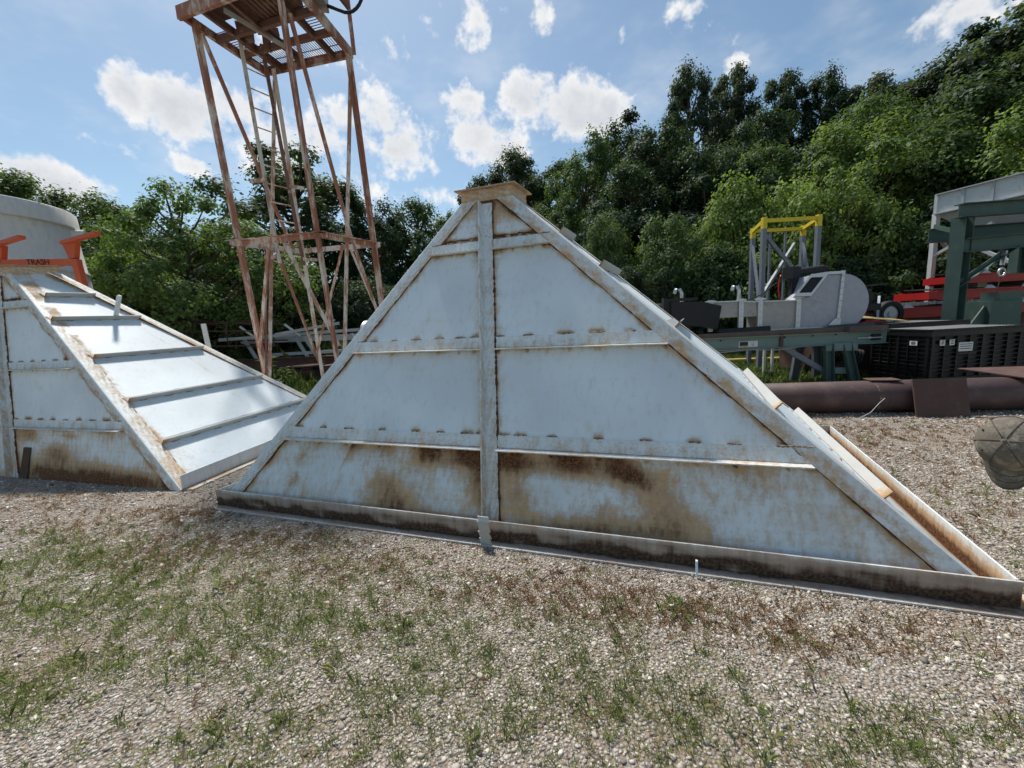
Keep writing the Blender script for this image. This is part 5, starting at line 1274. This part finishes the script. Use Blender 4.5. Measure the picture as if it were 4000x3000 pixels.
SHRUBS = [
    (4.5, 19.3, 6.3, 1.9, (.085, .125, .055), 'grey green shrub behind the highest stiffener tab'), (6.9, 17.9, 5.7, 2.1, MD, 'shrub behind the middle of the right hopper slope'),
    (9.6, 17.9, 6.9, 2.3, LT, 'light green bush left of the yellow topped stand'), (11.4, 16.9, 6.6, 2.5, YL, 'brightest yellow green bush behind the yellow topped stand'),
    (13.4, 17.0, 6.9, 2.3, LT, 'light green bush right of the yellow topped stand'), (8.2, 16.6, 4.2, 1.9, MD, 'low bush behind the trough end of the aluminium conveyor'),
    (5.4, 16.6, 3.8, 1.9, DK, 'low dark bush behind the rubber skirt'), (10.2, 15.6, 3.4, 1.8, MD, 'low bush behind the aluminium conveyor head'), (12.2, 15.2, 3.3, 1.9, DK, 'low dark bush behind the small black machine'),
    (14.4, 15.6, 4.4, 2.2, MD, 'bush left of the white bin leg'), (16.2, 15.2, 5.0, 2.4, DK, 'dark bush behind the white bin legs'), (17.6, 13.4, 4.4, 2.2, MD, 'bush seen under the white bin'), (19.5, 11.5, 4.6, 2.4, MD, 'bush behind the topmost red conveyor'),
    (-12.4, 13.2, 2.9, 1.5, DK, 'dark low bush below the light green tree by the tank'), (-8.6, 17.6, 4.2, 2.1, DK, 'dark bush between the tower legs'), (-6.4, 18.6, 4.0, 2.2, DK, 'dark bush right of the tower legs'), (-4.2, 19.4, 3.8, 2.2, DK, 'dark bush against the left slope of the main hopper'),
    (-2.6, 21.5, 4.6, 2.4, MD, 'bush directly behind the main hopper outlet'), (2.4, 20.5, 4.6, 2.3, MD, 'bush just right of the hopper outlet'), (-15.2, 17.5, 4.6, 2.3, DK, 'dark bush behind the light green tree by the tank'), (-10.3, 17.0, 4.4, 2.1, DK, 'dark bush behind the ladder cage'),
    (-17.8, 18.6, 6.6, 2.6, MD, 'tall bush right of the grey tank'), (-15.3, 14.9, 4.0, 1.8, MD, 'bush touching the right side of the grey tank'), (15.2, 22.5, 6.0, 2.6, DK, 'dark thicket behind the bright bush'), (12.0, 20.5, 5.6, 2.6, DK, 'dark thicket behind the light bush'), (8.6, 22.0, 5.6, 2.6, DK, 'dark thicket under the mid height tree'),
    (18.2, 18.0, 5.6, 2.6, DK, 'dark thicket above the white bin roof'), (20.5, 15.5, 5.4, 2.6, DK, 'dark thicket at the right edge'), (-13.2, 20.0, 5.0, 2.6, DK, 'dark thicket behind the loose leaved tree'), (-7.4, 22.0, 5.0, 2.6, DK, 'dark thicket far behind the tower'), (-19.5, 21.8, 5.6, 2.6, DK, 'dark thicket behind the tank'),
]
for i, (x, y, h, w_, tint, lb) in enumerate(SHRUBS):
    tree('shrub', i, x, y, h, w_, tint, 'shrub', lb, GS)


# ------------------------------------------------------------------ gravel stones, grass and weeds
def hop_z(x, y):
    """rough height of the hoppers over a ground point (0 outside)"""
    for Bq in (B_main, B_left):
        ins = True
        for i in range(4):
            ax, ay, _ = Bq[i]; bx, by, _ = Bq[(i + 1) % 4]
            if (bx - ax) * (y - ay) - (by - ay) * (x - ax) < 0.0: ins = False; break
        if ins: return True
    return False


def visible_ground(n, ymin, ymax):
    """random ground points inside the camera's fan"""
    y = np.sqrt(rng.uniform(ymin ** 2, ymax ** 2, n)); x = rng.uniform(-1.68, 1.52, n) * (y + .25)
    keep = np.array([not hop_z(a, b) for a, b in zip(x, y)])
    return x[keep], y[keep]


def stones():
    phi = (1 + 5 ** .5) / 2
    ico = np.array([(-1, phi, 0), (1, phi, 0), (-1, -phi, 0), (1, -phi, 0), (0, -1, phi), (0, 1, phi), (0, -1, -phi), (0, 1, -phi), (phi, 0, -1), (phi, 0, 1), (-phi, 0, -1), (-phi, 0, 1)]); ico /= np.linalg.norm(ico[0])
    fi = np.array([(0, 11, 5), (0, 5, 1), (0, 1, 7), (0, 7, 10), (0, 10, 11), (1, 5, 9), (5, 11, 4), (11, 10, 2), (10, 7, 6), (7, 1, 8), (3, 9, 4), (3, 4, 2), (3, 2, 6), (3, 6, 8), (3, 8, 9), (4, 9, 5), (2, 4, 11), (6, 2, 10), (8, 6, 7), (9, 8, 1)])
    X, Y_, S = [], [], []
    for n, a, b, s0 in ((64000, 1.0, 2.4, .0047), (54000, 2.4, 4.2, .0064), (20000, 4.2, 7.0, .0115)):
        x, y = visible_ground(n, a, b); X.append(x); Y_.append(y); S.append(s0 * np.exp(rng.normal(0, .38, len(x))))
    x, y, s = np.concatenate(X), np.concatenate(Y_), np.concatenate(S); n = len(x)
    # compacted patches and wheel tracks with few loose stones
    ruts = np.sin(x * 1.7 + np.sin(y * 2.1) * 1.3) * np.sin(y * 2.6 + np.sin(x * 1.1) * 1.7) + .5 * np.sin(x * 5.1 + 2 * y) * np.sin(y * 6.3 - x)
    kp = rng.random(len(x)) < np.clip(.72 + .55 * ruts, .22, 1.0)
    x, y, s = x[kp], y[kp], s[kp]; n = len(x)
    big = rng.random(n) < .010; s[big] *= 2.3
    s = np.clip(s, .0035, .0175)
    sh = np.stack([rng.uniform(.75, 1.35, n), rng.uniform(.75, 1.2, n), rng.uniform(.40, .8, n)], 1) * s[:, None]
    jit = 1 + rng.normal(0, .24, (n, 12))
    v = ico[None] * jit[:, :, None] * sh[:, None, :]
    a = rng.uniform(0, 2 * np.pi, n); c, d = np.cos(a)[:, None], np.sin(a)[:, None]
    ti = rng.normal(0, .25, n)[:, None]
    vx = v[:, :, 0] * c - v[:, :, 1] * d; vy = v[:, :, 0] * d + v[:, :, 1] * c; vz = v[:, :, 2] + v[:, :, 0] * ti
    v = np.stack([vx + x[:, None], vy + y[:, None], vz + (sh[:, 2] * .35)[:, None]], -1).reshape(-1, 3)
    f = (fi[None] + (np.arange(n) * 12)[:, None, None]).reshape(-1, 3)
    me = np_mesh('gravel', v, f); me.materials.append(MAT['stone'])
    o = bpy.data.objects.new('gravel', me); COL.objects.link(o); o['kind'] = 'stuff'
    tag(o, 'loose grey gravel stones covering the yard', 'gravel')


stones()


def blades(name, mat, cx, cy, n_per, height, spread, label, cat, lean=.5, width=.004):
    """tufts of bent blades, one object"""
    k = len(cx); n = k * n_per; ci = np.repeat(np.arange(k), n_per)
    hh = height[ci] * rng.uniform(.45, 1.15, n); a = rng.uniform(0, 2 * np.pi, n)
    sp = spread[ci] * np.sqrt(rng.uniform(0, 1, n)); b = rng.uniform(0, 2 * np.pi, n)
    p0 = np.stack([cx[ci] + np.cos(b) * sp, cy[ci] + np.sin(b) * sp, np.zeros(n)], 1)
    p0[:, 2] = 0
    d = np.stack([np.cos(a), np.sin(a), np.zeros(n)], 1); l_ = rng.uniform(.1, 1.0, n)[:, None] * lean * hh[:, None]
    up = np.array([0, 0, 1.0])
    p1 = p0 + up * (hh * .55)[:, None] + d * l_ * .35; p2 = p0 + up * (hh * rng.uniform(.75, 1.0, n))[:, None] + d * l_
    sd_ = np.stack([-np.sin(a + rng.normal(0, .5, n)), np.cos(a), np.zeros(n)], 1) * (width * rng.uniform(.5, 1.3, n))[:, None]
    v = np.stack([p0 - sd_, p0 + sd_, p1 + sd_ * .8, p2, p1 - sd_ * .8], 1).reshape(-1, 3)
    f = np.arange(n * 5).reshape(n, 5)
    me = np_mesh(name, v, f); me.materials.append(MAT[mat])
    o = bpy.data.objects.new(name, me); COL.objects.link(o); o['kind'] = 'stuff'
    return tag(o, label, cat)


# green patches in the foreground: x, y, radius x, radius y, tufts
PATCH = [(-3.3, 2.85, .6, .28, 160), (-2.75, 2.35, .5, .25, 170), (-1.75, 2.15, .55, .25, 130), (-1.2, 2.0, .5, .3, 120), (-.55, 1.95, .5, .3, 90), (-2.3, 1.75, .35, .15, 70), (-2.55, 1.55, .3, .12, 60),
         (-.2, 1.55, .5, .2, 80), (.35, 1.45, .4, .15, 55), (.75, 1.5, .35, .15, 30), (-1.0, 1.45, .5, .15, 60), (1.35, 1.3, .3, .08, 40), (0.2, 1.85, .6, .25, 60), (-1.9, 2.75, .7, .25, 60), (-.9, 2.45, .7, .25, 40), (-3.9, 3.3, .5, .2, 30), (2.9, 2.6, .6, .6, 20), (.9, 1.25, .4, .06, 30)]
cx, cy = [], []
for x, y, rx, ry, n in PATCH:
    n = int(n * 1.9); cx.append(x + rng.normal(0, .75, n) * rx); cy.append(y + rng.normal(0, .75, n) * ry)
xs, ys = visible_ground(520, 1.1, 3.4); cx.append(xs); cy.append(ys)
cx, cy = np.concatenate(cx), np.concatenate(cy)
keep = np.array([(not hop_z(a, b + .12)) and b > .9 for a, b in zip(cx, cy)]); cx, cy = cx[keep], cy[keep]
blades('grass', 'grass', cx, cy, 20, rng.uniform(.012, .045, len(cx)), rng.uniform(.02, .08, len(cx)), 'thin green grass tufts growing through the gravel', 'grass', 1.1, .0013)
# taller sparse shoots
sel = rng.random(len(cx)) < .12
blades('grass', 'grass', cx[sel], cy[sel], 7, rng.uniform(.05, .09, sel.sum()), rng.uniform(.01, .02, sel.sum()), 'taller green shoots among the gravel in front', 'grass', .8, .0020)
# dry weeds
dx_, dy_ = [], []
for x, y, rx, ry, n in [(-3.3, 3.55, .9, .2, 150), (-2.2, 3.05, .8, .18, 120), (-1.2, 2.6, .7, .2, 90), (.1, 2.3, .6, .15, 120), (.5, 2.1, .4, .12, 90), (1.1, 1.95, .5, .1, 80), (1.6, 1.75, .4, .1, 60), (4.2, 5.0, 1.0, .35, 200), (5.2, 4.4, 1.2, .5, 120), (3.9, 3.9, .9, .6, 100), (3.2, 2.9, .6, .5, 60), (-4.9, 4.1, .9, .2, 60), (-2.6, 2.9, .6, .2, 60), (6.6, 4.9, 1.0, .3, 90)]:
    n = int(n * 1.7); dx_.append(x + rng.normal(0, .7, n) * rx); dy_.append(y + rng.normal(0, .8, n) * ry)
xs, ys = visible_ground(1500, 1.1, 6.0); dx_.append(xs); dy_.append(ys)
dx_, dy_ = np.concatenate(dx_), np.concatenate(dy_)
keep = np.array([(not hop_z(a, b + .1)) and (not hop_z(a - .1, b)) for a, b in zip(dx_, dy_)]); dx_, dy_ = dx_[keep], dy_[keep]
blades('dry_weeds', 'dry', dx_, dy_, 13, rng.uniform(.012, .045, len(dx_)), rng.uniform(.015, .05, len(dx_)), 'dry brown weeds scattered over the gravel', 'weeds', 1.4, .0017)
for i, (x, y, a, L_, lb) in enumerate([(.12, 2.33, .5, .22, 'thin dark twig lying on the gravel in front of the middle of the hopper'), (-1.6, 2.9, 2.7, .14, 'short pale twig on the gravel left of the hopper foot'), (1.2, 1.5, 1.1, .12, 'short brown twig among the stones at the lower right')]):
    d_ = V(math.cos(a), math.sin(a), 0)
    one('twig', lb, 'twig', lambda m: m.path([V(x, y, .014), V(x, y, .02) + d_ * L_ * .4 + V(0, .01, 0), V(x, y, .016) + d_ * L_], [.004, .0035, .0015], 5), 'bark' if i != 1 else 'wood')
# yard edge grass
gx = np.concatenate([rng.uniform(-13, -1.0, 2600), rng.uniform(3.0, 10.5, 3000)]); gy = np.concatenate([rng.uniform(9.3, 17, 2600), rng.uniform(7.4, 16, 3000)])
blades('grass', 'grass_far', gx, gy, 14, np.where(gx < 0, rng.uniform(.10, .42, len(gx)), rng.uniform(.06, .24, len(gx))), rng.uniform(.06, .16, len(gx)), 'rough green grass along the edge of the yard', 'grass', .7, .007)
# tall weeds behind the pile
gx = np.concatenate([rng.normal(-3.9, 1.0, 260), rng.normal(-6.2, 1.0, 200), rng.uniform(-11, -6, 70)]); gy = np.concatenate([rng.normal(16.2, .5, 260), rng.normal(15.6, .5, 200), rng.uniform(11.2, 12.2, 70)])
blades('tall_weeds', 'grass_far', gx, gy, 16, np.concatenate([rng.uniform(.8, 1.9, 260), rng.uniform(.6, 1.5, 200), rng.uniform(.4, .8, 70)]), rng.uniform(.1, .25, len(gx)), 'tall bright green weeds behind the steel pile', 'weeds', .5, .022)


def leafy_weed(x, y, h, n, label, seed, leaf=.07, mat='grass_far'):
    r = random.Random(seed); root = thing('weed', (x, y, 0), label, 'weed')
    mb = MB(); mb.path([(x, y, 0), (x + r.uniform(-.03, .03), y, h * .5), (x + r.uniform(-.05, .05), y, h)], [.012 * h / .8, .009 * h / .8, .003], 5); mb.build('stem', mat, root)
    mb = MB()
    for k in range(n):
        z = h * (.15 + .85 * k / n); a = k * 2.4; d = V(math.cos(a), math.sin(a), .35).normalized(); s = d.cross(V(0, 0, 1)).normalized()
        p = V(x, y, z); L_ = leaf * r.uniform(.7, 1.3); e = p + d * L_ - V(0, 0, L_ * .25)
        mb.add([p, p + d * L_ * .5 + s * L_ * .14, e, p + d * L_ * .5 - s * L_ * .14], [(0, 1, 2, 3)])
    o = mb.build('leaves', mat, root); o['kind'] = 'stuff'


leafy_weed(-7.05, 11.9, 1.0, 46, 'leafy green weed standing in front of the brown beams', 1, .30)
leafy_weed(-6.3, 11.4, .7, 30, 'smaller leafy weed right of the white pipe stub', 2, .24)
leafy_weed(-8.9, 12.0, .9, 34, 'leafy weed left of the tower foot before the beams', 3, .22)
leafy_weed(-1.35, 2.62, .10, 12, 'small dark green weed in the gravel before the left of the main hopper', 4, .05, 'grass')
leafy_weed(-1.95, 2.42, .09, 10, 'small dark weed among the grass at the left', 5, .05, 'grass')
leafy_weed(4.05, 4.55, .12, 9, 'bright green seedling on the gravel left of the cap', 6, .07)
leafy_weed(3.45, 3.55, .11, 9, 'bright green seedling on the gravel beside the rusty channel', 7, .06)
leafy_weed(5.0, 5.0, .14, 9, 'yellow green seedling in front of the rusty plate', 8, .08)
root = thing('weed', (.85, 2.02, 0), 'flat star shaped green weed rosette in front of the main hopper', 'weed')
mb = MB()
for k in range(7):
    a = k * .9 + .3; d = V(math.cos(a), math.sin(a), .25).normalized(); s = d.cross(V(0, 0, 1)).normalized(); p = V(.85, 2.02, .004); L_ = random.uniform(.09, .14)
    mb.add([p, p + d * L_ * .55 + s * .011, p + d * L_ - V(0, 0, .02), p + d * L_ * .55 - s * .011], [(0, 1, 2, 3)])
mb.build('leaves', 'grass_far', root)['kind'] = 'stuff'


# ------------------------------------------------------------------ person bending in from the right
def person():
    root = thing('person', (2.84, 1.62, 0), 'person bending down at the right edge in a worn brown cap', 'person')
    o = org(root)
    J = {'pel': (2.86, 1.66, .93, .150), 'sp': (2.66, 1.66, 1.10, .150), 'ch': (2.52, 1.67, 1.06, .155), 'nk': (2.27, 1.68, 1.02, .070), 'hd0': (2.17, 1.665, .99, .078), 'hd': (2.06, 1.64, .985, .088), 'hd2': (2.01, 1.62, .985, .070),
         'shL': (2.52, 1.83, 1.06, .075), 'elL': (2.58, 1.87, .80, .050), 'wrL': (2.54, 1.80, .57, .034), 'haL': (2.53, 1.78, .50, .030),
         'shR': (2.52, 1.49, 1.06, .075), 'elR': (2.60, 1.43, .80, .050), 'wrR': (2.58, 1.46, .57, .034), 'haR': (2.57, 1.47, .50, .030),
         'hiL': (2.88, 1.76, .90, .105), 'knL': (2.80, 1.79, .50, .072), 'anL': (2.88, 1.80, .08, .046), 'toL': (2.72, 1.80, .04, .042),
         'hiR': (2.88, 1.56, .90, .105), 'knR': (2.82, 1.52, .50, .072), 'anR': (2.90, 1.51, .08, .046), 'toR': (2.74, 1.50, .04, .042)}
    fing = {}
    for sd_, y in (('L', 1.78), ('R', 1.47)):
        for k in range(4):
            fing['f%s%d' % (sd_, k)] = (2.51 + .018 * k, y - .01, .435 - .004 * abs(k - 1), .009); fing['g%s%d' % (sd_, k)] = (2.505 + .018 * k, y - .02, .395 - .006 * abs(k - 1), .008)
        fing['t' + sd_] = (2.49, y - .03, .48, .011); fing['u' + sd_] = (2.48, y - .045, .445, .009)
    J.update(fing); names = list(J)
    E_ = [('pel', 'sp'), ('sp', 'ch'), ('ch', 'nk'), ('nk', 'hd0'), ('hd0', 'hd'), ('hd', 'hd2')]
    for s in 'LR':
        E_ += [('ch', 'sh' + s), ('sh' + s, 'el' + s), ('el' + s, 'wr' + s), ('wr' + s, 'ha' + s), ('pel', 'hi' + s), ('hi' + s, 'kn' + s), ('kn' + s, 'an' + s), ('an' + s, 'to' + s), ('ha' + s, 't' + s), ('t' + s, 'u' + s)]
        for k in range(4): E_ += [('ha' + s, 'f%s%d' % (s, k)), ('f%s%d' % (s, k), 'g%s%d' % (s, k))]
    me = bpy.data.meshes.new('body')
    me.from_pydata([(J[k][0] - o[0], J[k][1] - o[1], J[k][2] - o[2]) for k in names], [(names.index(a), names.index(b)) for a, b in E_], [])
    ob = bpy.data.objects.new('body', me); COL.objects.link(ob); ob.parent = root
    sk = ob.modifiers.new('skin', 'SKIN'); ob.modifiers.new('sub', 'SUBSURF').levels = 1; ob.modifiers['sub'].render_levels = 2
    for i, k in enumerate(names):
        me.skin_vertices[0].data[i].radius = (J[k][3], J[k][3]); me.skin_vertices[0].data[i].use_root = (k == 'pel')
    for m_ in ('skin', 'shirt'): me.materials.append(MAT[m_])
    sk.use_smooth_shade = True
    # clothing: one shell over trunk and legs
    mb = MB()
    mb.path([(2.42, 1.68, 1.0), (2.52, 1.67, 1.05), (2.66, 1.66, 1.11), (2.80, 1.66, 1.0), (2.87, 1.66, .88)], [.12, .19, .19, .185, .17], 16)
    for y, e in ((1.82, 1.86), (1.48, 1.43)): mb.path([(2.53, y, 1.05), (2.56, (y + e) / 2, .93), (2.59, e, .82), (2.57, e - .02, .72)], [.10, .082, .068, .062], 12)
    mb.build('shirt', 'shirt', root)
    mb = MB()
    for y, k_, a_ in ((1.76, 1.79, 1.80), (1.56, 1.52, 1.51)): mb.path([(2.88, y, .92), (2.84, (y + k_) / 2, .70), (2.80, k_, .50), (2.85, a_, .28), (2.88, a_, .06)], [.125, .11, .092, .08, .075], 14)
    mb.build('trousers', 'cloth_cap', root)
    # cap: crown, brim, button, strap gap
    cc = V(2.045, 1.632, .995); up = V(-.80, -.52, .30).normalized(); fwd = V(.02, -.10, -1.0); fwd = (fwd - up * fwd.dot(up)).normalized(); sd_ = up.cross(fwd)
    mb = MB(); rows, cols = 12, 32; vs = []
    for j in range(rows):
        th = (math.pi / 2) * (j / (rows - 1)) * 1.0; rz = math.sin(th) * .118; rr = math.cos(th)
        for i in range(cols):
            a = 2 * math.pi * i / cols; dent = 1 + .02 * math.sin(3 * a) + .012 * math.sin(7 * a + j)
            vs.append(cc + up * rz * (1.0 + .05 * math.cos(a)) + (fwd * math.cos(a) * .112 + sd_ * math.sin(a) * .093) * (rr ** .62 if rr > 0 else 0) * dent - up * .03)
    mb.add(vs, [(j * cols + i, j * cols + (i + 1) % cols, (j + 1) * cols + (i + 1) % cols, (j + 1) * cols + i) for j in range(rows - 1) for i in range(cols)], True)
    cp = mb.build('cap_crown', 'cloth_cap', root)
    mb = MB(); vs = []; m_ = 14
    for lay in (0, 1):
        for j in range(5):
            for i in range(m_ + 1):
                x = -1 + 2 * i / m_; q = j / 4
                f0 = math.sqrt(max(0, 1 - x * x)) * .100; f1 = .085 * (1 - abs(x) ** 3.0) ** .8
                vs.append(cc + sd_ * x * .082 + fwd * (f0 * .98 + .008 + f1 * q) - up * (.034 + .030 * q * 0 + .026 * x * x + .018 * q) - up * .004 * lay)
    st = m_ + 1; K = 5 * st
    fs = [(j * st + i, j * st + i + 1, (j + 1) * st + i + 1, (j + 1) * st + i) for j in range(4) for i in range(m_)] + [(K + (j + 1) * st + i, K + (j + 1) * st + i + 1, K + j * st + i + 1, K + j * st + i) for j in range(4) for i in range(m_)]
    fs += [(4 * st + i, 4 * st + i + 1, K + 4 * st + i + 1, K + 4 * st + i) for i in range(m_)]
    mb.add(vs, fs, True); mb.build('cap_brim', 'cloth_cap', cp)
    for a in (0, 60, 120, 180, 240, 300):
        mb = MB(); pts = []
        for j in range(10):
            th = math.pi / 2 * j / 9.0 * .98; rr = math.cos(th) ** .62; rz = math.sin(th) * .118; A_ = R(a + 30)
            pts.append(cc + up * (rz * (1 + .05 * math.cos(A_)) + .0012) + (fwd * math.cos(A_) * .1135 + sd_ * math.sin(A_) * .0945) * rr - up * .03)
        mb.path(pts, .0017, 5); mb.build('cap_seam', 'cap_thread', cp)
    mb = MB()
    for a in (60, 120, 240, 300):
        A_ = R(a); th = .9; rr = math.cos(th) ** .62; mb.lump(cc + up * (math.sin(th) * .118 - .03) + (fwd * math.cos(A_) * .1135 + sd_ * math.sin(A_) * .0945) * rr, sd_, .004, .004)
    mb.build('cap_eyelets', 'rubber', cp)
    mb = MB()
    for q in (.35, .65, .95):
        pts = []
        for i in range(13):
            x = -.92 + 1.84 * i / 12; f0 = math.sqrt(max(0, 1 - x * x)) * .100; f1 = .085 * (1 - abs(x) ** 3.0) ** .8
            pts.append(cc + sd_ * x * .082 + fwd * (f0 * .98 + .008 + f1 * q) - up * (.034 + .026 * x * x + .018 * q - .001))
        mb.path(pts, .0012, 4)
    mb.build('cap_stitching', 'cap_thread', cp)
    mb = MB(); mb.lump(cc + up * .090, sd_, .007, .007); mb.build('cap_button', 'cloth_cap', cp)
    mb = MB(); mb.lump(cc + up * -.03 - fwd * .10, sd_, .05, .022); mb.build('hair', 'hair', root)
    mb = MB()
    for s in (-1, 1): mb.lump(cc - up * .06 + sd_ * s * .088 - fwd * .005, up, .03, .014)
    mb.lump(cc - up * .085 + fwd * .105, up, .028, .014)
    mb.build('ears_and_nose', 'skin', root)


person()
